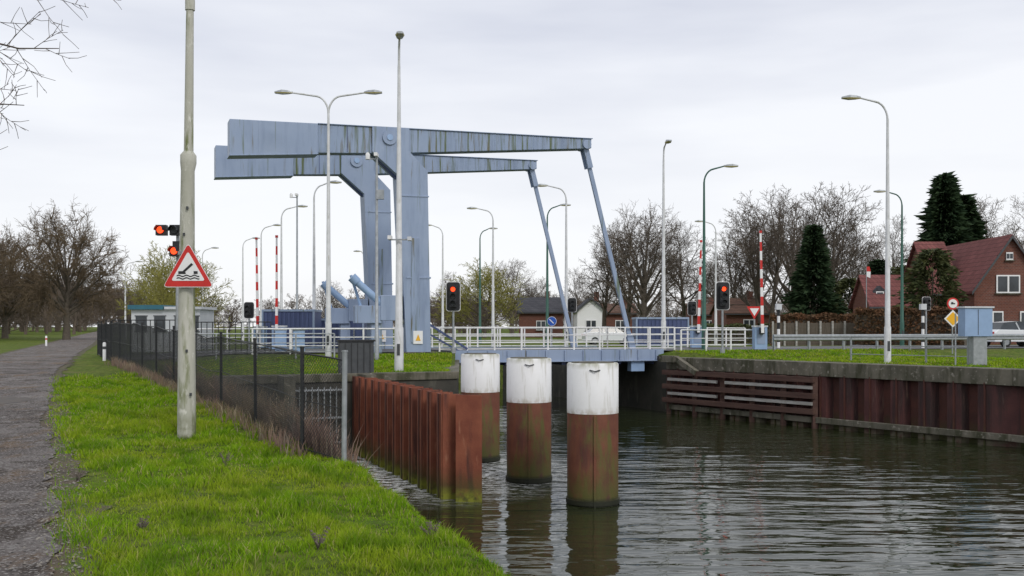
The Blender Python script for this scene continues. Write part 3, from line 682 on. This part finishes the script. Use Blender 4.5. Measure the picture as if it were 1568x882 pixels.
# chain link fence
fn = MB()
F0 = (-2.55, 15.1); F1 = (-3.35, 15.9); F2 = (-16.5, 41); F3 = (-20.8, 50)
def fpost(p, h, k='black', r=.032):
    z = gz(*p); lx = R.uniform(-.02, .02); fn.tube([(p[0], p[1], z-.2), (p[0]+lx, p[1], z+h)], r, 8, k); fn.tube([(p[0]+lx, p[1], z+h), (p[0]+lx, p[1], z+h+.03)], r*1.2, 8, k)
fpost(F0, 1.72, 'galv', .04)
for a, b in ((F0, F1), (F1, F2), (F2, F3)):
    L = math.dist(a, b); n = max(1, round(L/3.1))
    P = lambda w, h: (a[0]+(b[0]-a[0])*w/L, a[1]+(b[1]-a[1])*w/L, gz(a[0]+(b[0]-a[0])*w/L, a[1]+(b[1]-a[1])*w/L)+h)
    for i in range(n+1):
        if not (a is F0 and i == 0): fpost(P(L*i/n, 0)[:2], 1.68)
    for i in range(n*2):
        for hh in (.08, .85, 1.6): fn.tube([P(L*i/n/2, hh), P(L*(i+1)/n/2, hh)], .008 if hh < 1.5 else .014, 4, 'black', False)
    cell = .07; H = 1.55; k = -H
    while k < L:
        w0, w1 = k, k+H
        a0 = max(w0, 0); a1 = min(w1, L)
        if a1 > a0:
            fn.tube([P(a0, .05+(a0-w0)), P(a1, .05+(a1-w0))], .0038, 3, 'black', False); fn.tube([P(a0, .05+H-(a0-w0)), P(a1, .05+H-(a1-w0))], .0038, 3, 'black', False)
        k += cell
fn.build('chain_link_fence', fixn=False)
railing('compound_fence', [(*site(300, 46), 2.65), (*site(415, 44), 2.65)], 1.7, 'black', .35, (1, .1), .02, .02)
railing('compound_fence', [(*site(172, 47), 2.65), (*site(300, 46), 2.65)], 1.8, 'black', .35, (1, .1), .02, .02)
X0, Y0 = site(1303, 43); X1, Y1 = site(1482, 38.5)
railing('quay_railing', [(X0, Y0, gz(X0, Y0)), (X1, Y1, gz(X1, Y1))], 1.12, 'galv', 1.7, (1, .66, .33), .025, .03)
railing('quay_railing', [bp(-10.5, -3.6, 2.75), bp(-4.2, -3.6, 2.75)], 1.1, 'galv', 1.5, (1, .66, .33), .025, .03)
mb = MB()
prof = [(0, .82), (-.06, .76), (-.06, .70), (0, .66), (-.06, .60), (-.06, .54), (0, .50)]
for s in range(18, 46, 2):
    for (o0, z0), (o1, z1) in zip(prof[:-1], prof[1:]):
        mb.poly([bp(s, -1.3+o0, 2.93+z0), bp(s+2, -1.3+o0, 2.93+z0), bp(s+2, -1.3+o1, 2.93+z1), bp(s, -1.3+o1, 2.93+z1)], 'galv')
    mb.box(bp(s+.1, -1.2, 3.3), (.08, .12, .9), 'galv', .278)
mb.build('guard_rail', fixn=False)
X, Y = site(1493, 38); z0 = gz(X, Y); mb = MB(); zb = lvl(515, 38)-z0; zt = lvl(472, 38)-z0
mb.box((0, 0, (zb+zt)/2), (1.1, .5, zt-zb), 'paint2', .1); mb.box((0, 0, zt+.03), (1.2, .6, .06), 'cabin', .1); mb.box((0, -.26, (zb+zt)/2), (.02, .02, zt-zb-.1), 'dark', .1); mb.box((.1, 0, zb/2), (.55, .35, zb), 'galv', .1); mb.box((.1, 0, .05), (.8, .6, .12), 'concrete', .1)
mb.tube([(-.75, 0, 0), (-.75, 0, zt-.2)], .03, 8, 'galv')
mb.build('control_cabinet', (X, Y, z0), bevel=.02)
for px, d in ((458, 44), (430, 45)):
    X, Y = site(px, d); mb = MB(); mb.box((0, 0, .55), (.5, .4, 1.0), 'paint2', .2); mb.box((0, 0, 1.08), (.56, .46, .06), 'cabin', .2); mb.box((0, 0, .04), (.55, .45, .1), 'concrete', .2); mb.build('control_cabinet', (X, Y, gz(X, Y)), bevel=.015)
def container(px0, px1, yt, d, k='dkblue'):
    a = site(px0, d); b = site(px1, d); z0 = gz((a[0]+b[0])/2, d); H = lvl(yt, d)-z0; W = b[0]-a[0]; mb = MB()
    mb.box((0, 1.2, H/2), (W, 2.3, H-.1), k); n = int(W/.28)
    for i in range(n): mb.box((-W/2+.2+i*(W-.3)/n, .03, H/2), (.13, .06, H-.35), k)
    for z in (H-.05, .08): mb.box((0, 1.2, z), (W+.05, 2.45, .12), 'paint')
    for x in (-W/2, W/2): mb.box((x, .05, H/2), (.1, .12, H), 'paint')
    mb.build('storage_container', ((a[0]+b[0])/2, d, z0))
container(402, 480, 474, 56); container(486, 556, 488, 60); container(975, 1054, 486, 61)
X, Y = site(266, 55); z0 = gz(X, Y); cb = empty('control_cabin', (X, Y, z0)); H = lvl(474, 55)-z0
w_ = MB(); w_.box((0, 0, H/2), (3.7, 2.6, H), 'cabin')
w_.build('walls', parent=cb, bevel=.02)
w_ = MB(); w_.box((-1, -.1, H+.1), (1.9, 2.9, .24), 'teal'); w_.box((1, -.1, H+.06), (2.0, 2.8, .14), 'cabin'); w_.build('roof', parent=cb)
w_ = MB()
for x in (-1.3, -.3, .8, 1.5): w_.box((x, -1.31, H*.66), (.6, .04, .8), 'glass'); w_.box((x, -1.30, H*.66-.43), (.7, .08, .05), 'dark'); w_.box((x, -1.30, H*.66+.43), (.7, .06, .05), 'dark')
w_.box((-1.86, -.2, H*.6), (.04, .5, 1.0), 'teal'); w_.build('windows', parent=cb)

# ------------------------------------------------------------------ cars
def car(px, d, ang, k='carwhite'):
    X, Y = site(px, d); z0 = gz(X, Y)+.03; c = empty('parked_car', (X, Y, z0)); c.rotation_euler = (0, 0, ang)
    b = MB(); pr = [(-2.1, .3), (2.1, .3), (2.12, .6), (2.05, .82), (1.2, .98), (-1.85, 1.02), (-2.1, .85)]
    b.prism([(x, -.86, z) for x, z in pr], (0, 1.72, 0), k)
    cab = [(-1.75, 1.0), (1.15, .96), (.45, 1.42), (-.2, 1.5), (-1.3, 1.42)]
    def ring(sg): return [(x, sg*(.83 if z < 1.1 else .66), z) for x, z in cab]
    A, D = ring(-1), ring(1); b.poly(A, 'glass'); b.poly(D, 'glass')
    for i in range(5):
        j = (i+1) % 5; b.poly([A[i], A[j], D[j], D[i]], k if i in (2, 3) else 'glass')
    b.build('body', parent=c, bevel=.04)
    w = MB()
    for x in (-1.3, 1.3):
        for s in (-1, 1): w.tube([(x, s*.70, .31), (x, s*.88, .31)], .31, 20, 'tyre'); w.tube([(x, s*.88, .31), (x, s*.89, .31)], .19, 12, 'galv')
    for x in (-.35, .5): w.bar((x, -.84, 1.0), (x-.12, -.68, 1.42), .05, .06, k)
    for s in (-1, 1): w.box((2.08, s*.6, .7), (.06, .35, .14), 'signwhite'); w.box((-2.09, s*.65, .8), (.05, .25, .18), 'red')
    w.build('wheels_and_lamps', parent=c)
car(1552, 58.5, .278); car(932, 82, .1)

# ------------------------------------------------------------------ houses
def window(mb, x, y, z, w, h):
    mb.box((x, y-.02, z), (w, .06, h), 'signwhite'); mb.box((x-w*.24, y-.045, z), (w*.40, .04, h-.2), 'glass'); mb.box((x+w*.24, y-.045, z), (w*.40, .04, h-.2), 'glass'); mb.box((x, y-.06, z-h/2-.05), (w+.2, .14, .08), 'concrete')
def gable_x(mb, rf, x0, x1, y0, y1, zg, ze, zr, wk, rk, ov=.35):
    ym = (y0+y1)/2
    mb.prism([(x0, y0, zg), (x0, y1, zg), (x0, y1, ze), (x0, ym, zr), (x0, y0, ze)], (x1-x0, 0, 0), wk)
    for s, ya in ((1, y0-ov), (-1, y1+ov)):
        k_ = (zr-ze)/(ym-y0); zo = ze-ov*k_
        rf.prism([(x0-.25, ya, zo+.03), (x0-.25, ym, zr+.03), (x0-.25, ym, zr+.2), (x0-.25, ya, zo+.2)], (x1-x0+.5, 0, 0), rk)
    rf.box(((x0+x1)/2, y0-ov-.07, ze-ov*(zr-ze)/(ym-y0)+.05), (x1-x0+.5, .12, .12), 'dark')
def gable_y(mb, rf, x0, x1, y0, y1, zg, ze, zr, wk, rk, ov=.3):
    xm = (x0+x1)/2
    mb.prism([(x0, y0, zg), (x1, y0, zg), (x1, y0, ze), (xm, y0, zr), (x0, y0, ze)], (0, y1-y0, 0), wk)
    k_ = (zr-ze)/(xm-x0)
    for xa in (x0-ov, x1+ov):
        zo = ze-ov*k_
        rf.prism([(xa, y0-.3, zo+.03), (xm, y0-.3, zr+.03), (xm, y0-.3, zr+.22), (xa, y0-.3, zo+.22)], (0, y1-y0+.3, 0), rk)
        rf.prism([(xa, y0-.34, zo-.08), (xm, y0-.34, zr-.08), (xm, y0-.34, zr+.16), (xa, y0-.34, zo+.16)], (0, .035, 0), 'dark')
h = empty('brick_house', (34, 74, 2.65))
def hk(mb, nm): return mb.build(nm, (-34, -74, -2.65), h)
a = MB(); r_ = MB()
gable_y(a, r_, 33.2, 38.4, 71.5, 84, 2.5, 6.9, 10.55, 'brick', 'tile'); gable_x(a, r_, 31.7, 33.6, 75, 81, 2.5, 6.9, 10.6, 'brick', 'tile')
gable_x(a, r_, 27.4, 30.2, 76, 80, 2.5, 5.9, 8.0, 'brick', 'tile')
hk(a, 'walls'); hk(r_, 'roof')
w = MB(); window(w, 35.6, 71.45, 7.2, 1.7, 1.3); window(w, 35.7, 71.45, 9.2, .5, .55); window(w, 34.5, 71.45, 4.6, 1.5, 1.3); window(w, 37.2, 71.45, 4.6, 1.5, 1.3); window(w, 32.4, 74.95, 4.6, 1.0, 1.4)
w.prism([(27.8, 76.6, 6.3), (28.8, 76.6, 6.3), (28.8, 76.6, 6.9), (28.3, 76.6, 7.3), (27.8, 76.6, 6.9)], (0, 1.2, 0), 'tiledk'); w.box((28.3, 76.57, 6.6), (.6, .04, .5), 'signwhite'); w.box((28.3, 76.54, 6.6), (.45, .04, .35), 'glass')
hk(w, 'windows')
def farhouse(px0, px1, yr, ye, d, wk, rk, kind='x', nm='house'):
    x0 = site(px0, d)[0]; x1 = site(px1, d)[0]; e = empty(nm, ((x0+x1)/2, d, 2.6)); a = MB(); r = MB(); w = MB(); zr, ze = lvl(yr, d), lvl(ye, d)
    c = ((x0+x1)/2, d, 2.6)
    (gable_x if kind == 'x' else gable_y)(a, r, x0, x1, d, d+8, 2.4, ze, zr, wk, rk)
    n = max(1, int((x1-x0)/3))
    for i in range(n): window(w, x0+(i+.5)*(x1-x0)/n, d-.04, 4.3, 1.3, 1.3)
    w.box(((x0+x1)/2+1, d+4, zr+.4), (.6, .6, 1.2), 'brick')
    for q, n_ in ((a, 'walls'), (r, 'roof'), (w, 'windows')): q.build(n_, (-c[0], -c[1], -c[2]), e)
farhouse(1112, 1182, 458, 480, 110, 'brick', 'tilebr'); farhouse(884, 926, 458, 476, 120, 'signwhite', 'tiledk', 'y'); farhouse(925, 975, 466, 480, 125, 'brick', 'tilebr')
farhouse(795, 862, 456, 478, 135, 'brick', 'tiledk'); farhouse(1060, 1112, 466, 482, 130, 'brick', 'tilebr')

# ------------------------------------------------------------------ vegetation
def bare_tree(name, seed, H, spread, k='twig', kids=(10, 8, 7, 5), trunk=.3, r0=None, up=.10, multi=1, tw=.016, tl=.7, ra0=.66, wig=.13):
    rr = random.Random(seed); mb = MB(); r0 = r0 or H*.022; mx = len(kids)
    def rv(): return Vector((rr.gauss(0, 1), rr.gauss(0, 1), rr.gauss(0, 1)))
    def grow(p, d, L, r, lv):
        n = (5, 4, 3, 2, 2)[min(lv, 4)]; P = [p]; dc = d
        for i in range(n):
            dc = (dc+rv()*(.05 if lv == 0 else wig)+Vector((0, 0, up if lv < 3 else up*.5))).normalized(); p = p+dc*L/n; P.append(p)
        rad = [max(tw*.6, r*(1-.7*i/n)) for i in range(n+1)]
        mb.tube(P, rad, (8, 5, 4, 3, 3)[min(lv, 4)], 'bark' if lv < 2 and k != 'twigfar' else k, lv == 0)
        if lv >= mx: return
        for j in range(kids[lv]):
            t = (trunk if lv == 0 else .22)+(1-(trunk if lv == 0 else .22))*(j+rr.random()*.8)/kids[lv]
            f = t*n; i = min(int(f), n-1); q = P[i].lerp(P[i+1], f-i); dd = (P[i+1]-P[i]).normalized()
            az = j*2.4+rr.random()*1.2; ref = Vector((1, 0, 0)) if abs(dd.z) > .7 else Vector((0, 0, 1)); a = dd.cross(ref).normalized(); b = dd.cross(a)
            ang = math.radians(rr.uniform(30, 62) if lv else rr.uniform(38, 72)*(1.25-.75*t)*spread)
            nd_ = dd*math.cos(ang)+(a*math.cos(az)+b*math.sin(az))*math.sin(ang)
            ratio = (ra0, .54, .5, .5)[min(lv, 3)]; l2 = L*ratio*(1.15-.45*t)*rr.uniform(.75, 1.15)
            grow(q, nd_, l2, max(tw, r*(1-.6*t)*(.5 if lv == 0 else .55)), lv+1)
    for i in range(multi):
        off = Vector((rr.uniform(-1, 1), rr.uniform(-1, 1), 0))*(.5*H*.06*(multi > 1)); dd = Vector((off.x*.35, off.y*.35, 1)).normalized()
        grow(off, dd, H*tl*rr.uniform(.85, 1), r0/(1 if multi == 1 else 1.4), 0)
    return mb.mesh(name)
def dome_tree(name, seed, H, Rx, limbs, k, tw, nb=12, nt_=9, low=.22):
    """broad rounded crown: limbs reach out to an uneven dome, each carrying branches and twigs"""
    rr = random.Random(seed); mb = MB(); zc = H*.52; Rz = H*.48; r0 = H*.026
    def rv(): return Vector((rr.gauss(0, 1), rr.gauss(0, 1), rr.gauss(0, 1)))
    top_ = Vector((.02*H, 0, H*.55))
    mb.tube([(0, 0, -.2), (.0, .05, H*.12), (.1, 0, H*.3), top_], [r0*1.4, r0, r0*.85, r0*.35], 9, 'bark')
    for i in range(limbs):
        f = (i+.5)/limbs; zz_ = 1-f*(1+low*2.2); az = i*2.399+rr.uniform(-.3, .3); rad = math.sqrt(max(.05, 1-zz_*zz_)); k_ = rr.uniform(.62, .86)
        tg = Vector((math.cos(az)*rad*Rx*k_, math.sin(az)*rad*Rx*k_, zc+zz_*Rz*k_))
        st = Vector((.05, 0, H*(.16+.30*max(0, zz_)+rr.uniform(0, .06)))); mid = st.lerp(tg, .5)+Vector((0, 0, H*.03))+rv()*H*.02
        P = [st, st.lerp(mid, .5)+rv()*H*.008, mid, mid.lerp(tg, .5)+rv()*H*.015, tg]
        rl = r0*rr.uniform(.30, .45); mb.tube(P, [rl, rl*.8, rl*.6, rl*.42, rl*.25], 5, 'bark', False)
        for j in range(nb):
            t = .3+.7*(j+rr.random())/nb; g = min(t*4, 3.999); ii = int(g); q = P[ii].lerp(P[ii+1], g-ii)
            out = (q-Vector((0, 0, zc*.8))).normalized(); L = H*rr.uniform(.10, .19)
            dd = (out*.9+rv()*.55+Vector((0, 0, .15))).normalized(); e1 = q+dd*L*.5; e2 = e1+(dd+rv()*.2).normalized()*L*.5
            mb.tube([q, e1, e2], [rl*.28, rl*.18, tw], 4, k, False)
            for m_ in range(nt_):
                s_ = .15+.85*(m_+rr.random())/nt_; qq = q.lerp(e1, s_*2) if s_ < .5 else e1.lerp(e2, min(1, s_*2-1)); l2 = H*rr.uniform(.035, .085)
                d2 = (dd*.6+rv()*.6+Vector((0, 0, .12))).normalized(); m2 = qq+d2*l2
                mb.tube([qq, m2], [tw, tw*.6], 3, k, False)
                for _ in range(3):
                    s2 = rr.uniform(.3, 1); q3 = qq.lerp(m2, s2); mb.tube([q3, q3+(d2*.6+rv()*.6).normalized()*l2*.6], [tw*.7, tw*.4], 3, k, False)
    return mb.mesh(name)
T = [bare_tree('bare_tree_mesh', 3, 13, 1.0), bare_tree('bare_tree_mesh', 8, 13, 1.1, tl=.6, ra0=.8), bare_tree('bare_tree_mesh', 21, 13, .75, kids=(8, 7, 6, 5), multi=3, trunk=.2, up=.16)]
OAK = dome_tree('oak_mesh', 6, 15, 8.0, 30, 'twigoak', .026, 12, 9)
DOM = dome_tree('dome_tree_mesh', 12, 13, 5.6, 24, 'twig', .016, 10, 8, .1)
WIL = bare_tree('willow_mesh', 15, 8, 1.0, 'twigy', kids=(8, 7, 6, 4), trunk=.15, up=.16, multi=3, tw=.02)
FAR = [bare_tree('far_tree_mesh', 31, 13, 1.0, 'twigfar', kids=(9, 7, 6, 4), trunk=.15, tw=.035), bare_tree('far_tree_mesh', 32, 13, 1.1, 'twigfar', kids=(9, 7, 6, 4), trunk=.12, tw=.035, tl=.55, ra0=.85), bare_tree('far_tree_mesh', 33, 13, .8, 'twigfar', kids=(8, 7, 6, 3), trunk=.1, multi=2, tw=.035)]
def top(me):
    z = sorted(v.co.z for v in me.vertices); return z[int(len(z)*.9985)]
HT = {id(m_): top(m_) for m_ in T+[OAK, WIL, DOM]+FAR}
def pl(nm, me, px, d, yt, rz=0, wide=1.):
    X, Y = site(px, d); z0 = gz(X, Y); s = (lvl(yt, d)-z0)/HT[id(me)]
    return place(nm, me, (X, Y, z0-.05), sc=(s*wide, s*wide, s), rz=rz)
def wid(me):
    ow = [v.co.x for v in me.vertices]; return np.percentile(ow, 99.3)-np.percentile(ow, .7)
pl('oak_tree', OAK, 102, 112, 316, 0, 165/F*112/(wid(OAK)*(lvl(316, 112)-2.6)/HT[id(OAK)]))
pl('oak_tree', OAK, 8, 125, 348, 2.2, .9)
pl('oak_tree', OAK, -60, 105, 335, 4.2, .9)
pl('bare_tree', DOM, 985, 92, 310, .6, 1.0); pl('bare_tree', T[1], 960, 96, 325, .6, .9); pl('bare_tree', T[0], 1045, 100, 335, 2, 1.1); pl('bare_tree', T[0], 925, 98, 345, 4, 1.1)
pl('bare_tree', T[2], 1175, 92, 292, .3, 1.1); pl('bare_tree', T[2], 1258, 98, 280, 2.3, 1.1); pl('bare_tree', DOM, 1215, 112, 300, 1.3); pl('bare_tree', T[1], 1120, 120, 350, 5.3)
pl('bare_tree', T[0], 1365, 120, 330, 5, .9); pl('bare_tree', T[1], 1510, 125, 295, 2.2); pl('bare_tree', T[0], 1575, 118, 298, 3.1); pl('bare_tree', T[2], 1320, 130, 360, 3.6)
pl('willow_tree', WIL, 248, 85, 372, 0, 1.1); pl('willow_tree', WIL, 296, 100, 385, 2, 1.1); pl('willow_tree', WIL, 735, 130, 398, 1, 1.5); pl('willow_tree', WIL, 255, 70, 400, 2.4, .9)
pl('bare_tree', T[0], 690, 150, 415, 1); pl('bare_tree', T[1], 785, 150, 395, 2); pl('bare_tree', T[0], 640, 160, 440, 4); pl('bare_tree', T[2], 820, 170, 425, 1)
pl('bare_tree', T[1], 1100, 140, 395, 2.6); pl('bare_tree', T[2], 500, 150, 430, 2.6); pl('bare_tree', T[0], 880, 130, 410, 3.6)
dt = empty('distant_trees')
def dtree(px, d, yt, par=None):
    me = R.choice(FAR); X, Y = site(px, d); z0 = 2.4; s = (lvl(yt, d)-z0)/HT[id(me)]
    w = R.uniform(1.1, 1.6) if s < 1 else R.uniform(.9, 1.2)
    place('tree', me, (X, Y, z0), par or dt, rz=R.uniform(0, 6), sc=(s*w, s*w, s))
for i in range(160): dtree(R.uniform(180, 1750), R.uniform(230, 420), R.uniform(448, 476))
for i in range(55): dtree(R.uniform(560, 1500), R.uniform(160, 230), R.uniform(440, 470))
wl = empty('woodland')
for i in range(12): dtree(R.uniform(-150, -25), R.uniform(110, 165), R.uniform(360, 395), wl)
for i in range(40): dtree(R.uniform(-150, 130), R.uniform(185, 300), R.uniform(408, 440), wl)
for i in range(45): dtree(R.uniform(-100, 235), R.uniform(260, 420), R.uniform(425, 458), wl)
NT = bare_tree('near_tree_mesh', 77, 12, 1.2, 'twig', kids=(9, 7, 6, 5), trunk=.35, tw=.007, r0=.22)
place('bare_tree', NT, (-11.5, 15.5, 2.2), rz=1.2)

def conifer(name, H, Rd, k='fir', seed=1, n=2600, shape='cone'):
    rr = np.random.RandomState(seed); mb = MB(); mb.tube([(0, 0, 0), (0, 0, H*.95)], [H*.018, .02], 8, 'bark')
    for i in range(n):
        t = rr.rand()**.8; z = H*(.04+.95*t)
        prof = (1-t)**.85 if shape == 'cone' else math.sin(math.pi*min(1, (.12+.85*t)))**.6
        az = rr.rand()*6.283
        prof *= (1+.25*math.sin(t*34+2.2*math.sin(az*2+seed)))
        prof *= 1+.22*math.sin(3*az+t*9)+.12*math.sin(7*az-t*15)
        rad = Rd*prof*(.3+.7*rr.rand()**.5)
        c = Vector((math.cos(az)*rad, math.sin(az)*rad, z-rad*.25)); s = H*.030*rr.uniform(.5, 1.6)
        d = Vector((math.cos(az), math.sin(az), rr.uniform(-.6, .3))).normalized(); w = d.cross(Vector((rr.randn(), rr.randn(), rr.randn()))).normalized()
        mb.poly([c-w*s*.35, c+d*s*.9-w*s*.2, c+d*s*1.8, c+d*s*.7+w*s*.3], k)
        if rr.rand() < .25: mb.poly([c-d*s, c+w*s*.5, c+d*s*.8, c-w*s*.5+Vector((0, 0, -s*.4))], k)
    return mb.mesh(name)
FIR = conifer('fir_mesh', 14, 3.0, n=6500); EV = conifer('evergreen_mesh', 7, 1.9, 'ever', 4, 4600, 'round')
HT[id(FIR)] = 13.9; HT[id(EV)] = 6.9
pl('fir_tree', FIR, 1446, 96, 268, 0, 1.0); pl('fir_tree', FIR, 1246, 84, 345, 2, 1.05); pl('fir_tree', FIR, 1474, 100, 300, 1, 1.2); pl('fir_tree', FIR, 1345, 92, 398, 3, 1.5)
pl('evergreen_tree', EV, 1428, 68, 380, 0, .95); pl('evergreen_tree', EV, 1300, 90, 425, 1, 1); pl('evergreen_tree', EV, 1390, 84, 405, 3, 1.1)

def hedge(name, a, b, h, w, k, n):
    mb = MB(); A = Vector((*a, 0)); D = Vector((*b, 0)); L = (D-A).length; d = (D-A).normalized(); s = Vector((-d.y, d.x, 0)); z0 = gz((a[0]+b[0])/2, (a[1]+b[1])/2)
    mb.prism([(A-s*w*.35)+Vector((0, 0, z0)), (D-s*w*.35)+Vector((0, 0, z0)), (D+s*w*.35)+Vector((0, 0, z0)), (A+s*w*.35)+Vector((0, 0, z0))], (0, 0, h*.86), 'bark')
    for i in range(n):
        q = A+d*R.uniform(0, L)+s*R.choice((-1, 1))*w*R.uniform(.3, .52); z = z0+R.uniform(0, h)
        if R.random() < .3: q = A+d*R.uniform(0, L)+s*w*R.uniform(-.5, .5); z = z0+h*R.uniform(.85, 1.04)
        c = Vector((q.x, q.y, z+.08*math.sin(q.x*3))); e = R.uniform(.05, .12)
        v1 = Vector((R.gauss(0, 1), R.gauss(0, 1), R.gauss(0, 1))).normalized()*e; v2 = Vector((R.gauss(0, 1), R.gauss(0, 1), R.gauss(0, 1))).normalized()*e
        mb.poly([c-v1, c+v2, c+v1, c-v2], k)
    mb.build(name, fixn=False)
hedge('beech_hedge', site(1180, 76), site(1315, 74), 2.3, 1.2, 'hedge', 7000)
hedge('beech_hedge', site(1312, 68), site(1478, 64), 2.35, 1.2, 'hedge', 9000)
hedge('low_hedge', site(1000, 90), site(1180, 84), 1.6, 1.2, 'ever', 4000)
mb = MB(); a = site(1183, 71); b = site(1312, 69)
n = 60
for i in range(n):
    x = a[0]+(b[0]-a[0])*i/n; y = a[1]+(b[1]-a[1])*i/n; mb.box((x, y, 3.55+R.uniform(-.02, .02)), (.12, .03, 1.7), 'wood')
for z in (3.0, 4.1): mb.bar((*a, z), (*b, z), .05, .08, 'wood')
for i in range(8): x = a[0]+(b[0]-a[0])*i/7; y = a[1]+(b[1]-a[1])*i/7; mb.box((x, y-.06, 3.55), (.12, .12, 1.95), 'timberlt')
mb.build('wooden_fence')

# ------------------------------------------------------------------ sky, sun, camera
w = bpy.data.worlds.new('World'); scene.world = w; w.use_nodes = True; nt = w.node_tree
bg = nt.nodes['Background']; bg.inputs[1].default_value = .113
SAZ = 152
sky = nt.nodes.new('ShaderNodeTexSky'); sky.sky_type = 'NISHITA'; sky.sun_disc = False; sky.sun_elevation = math.radians(38); sky.sun_rotation = math.radians(SAZ)
tc = nt.nodes.new('ShaderNodeTexCoord'); mp = nt.nodes.new('ShaderNodeMapping'); mp.inputs['Scale'].default_value = (1.2, 1.2, 6.5); mp.inputs['Rotation'].default_value = (.05, .12, 0)
nt.links.new(tc.outputs['Generated'], mp.inputs[0])
nz = nt.nodes.new('ShaderNodeTexNoise'); nz.inputs['Scale'].default_value = 1.3; nz.inputs['Detail'].default_value = 5; nz.inputs['Roughness'].default_value = .5; nt.links.new(mp.outputs[0], nz.inputs['Vector'])
f = mrange(nt, nz.outputs['Fac'], .36, .62)
cc = mixc(nt, f, (6.3, 6.55, 7.4), (8.6, 8.75, 9.2))
sp = nt.nodes.new('ShaderNodeSeparateXYZ'); nt.links.new(tc.outputs['Generated'], sp.inputs[0])
hz = mrange(nt, sp.outputs[2], .26, .0)
cc = mixc(nt, mth(nt, 'MULTIPLY', hz, .75), cc, (9.0, 9.0, 9.05))
cc = mixc(nt, .93, sky.outputs[0], cc)
nt.links.new(cc, bg.inputs[0])
sl = bpy.data.lights.new('sun', 'SUN'); sl.energy = 1.3; sl.angle = math.radians(16); sl.color = (1, .96, .9)
so = bpy.data.objects.new('sun', sl); scene.collection.objects.link(so)
az = math.radians(SAZ); el = math.radians(38)
dv = Vector((math.sin(az)*math.cos(el), math.cos(az)*math.cos(el), math.sin(el)))
so.rotation_euler = dv.to_track_quat('Z', 'Y').to_euler()
cd = bpy.data.cameras.new('camera'); co = bpy.data.objects.new('camera', cd); scene.collection.objects.link(co)
co.location = (0, 0, EYE); co.rotation_euler = (math.radians(90), 0, 0); cd.lens = 35; cd.sensor_width = 36; cd.shift_y = .0376; cd.clip_end = 8000
scene.camera = co
scene.view_settings.view_transform = 'Standard'; scene.view_settings.look = 'None'; scene.view_settings.exposure = 0
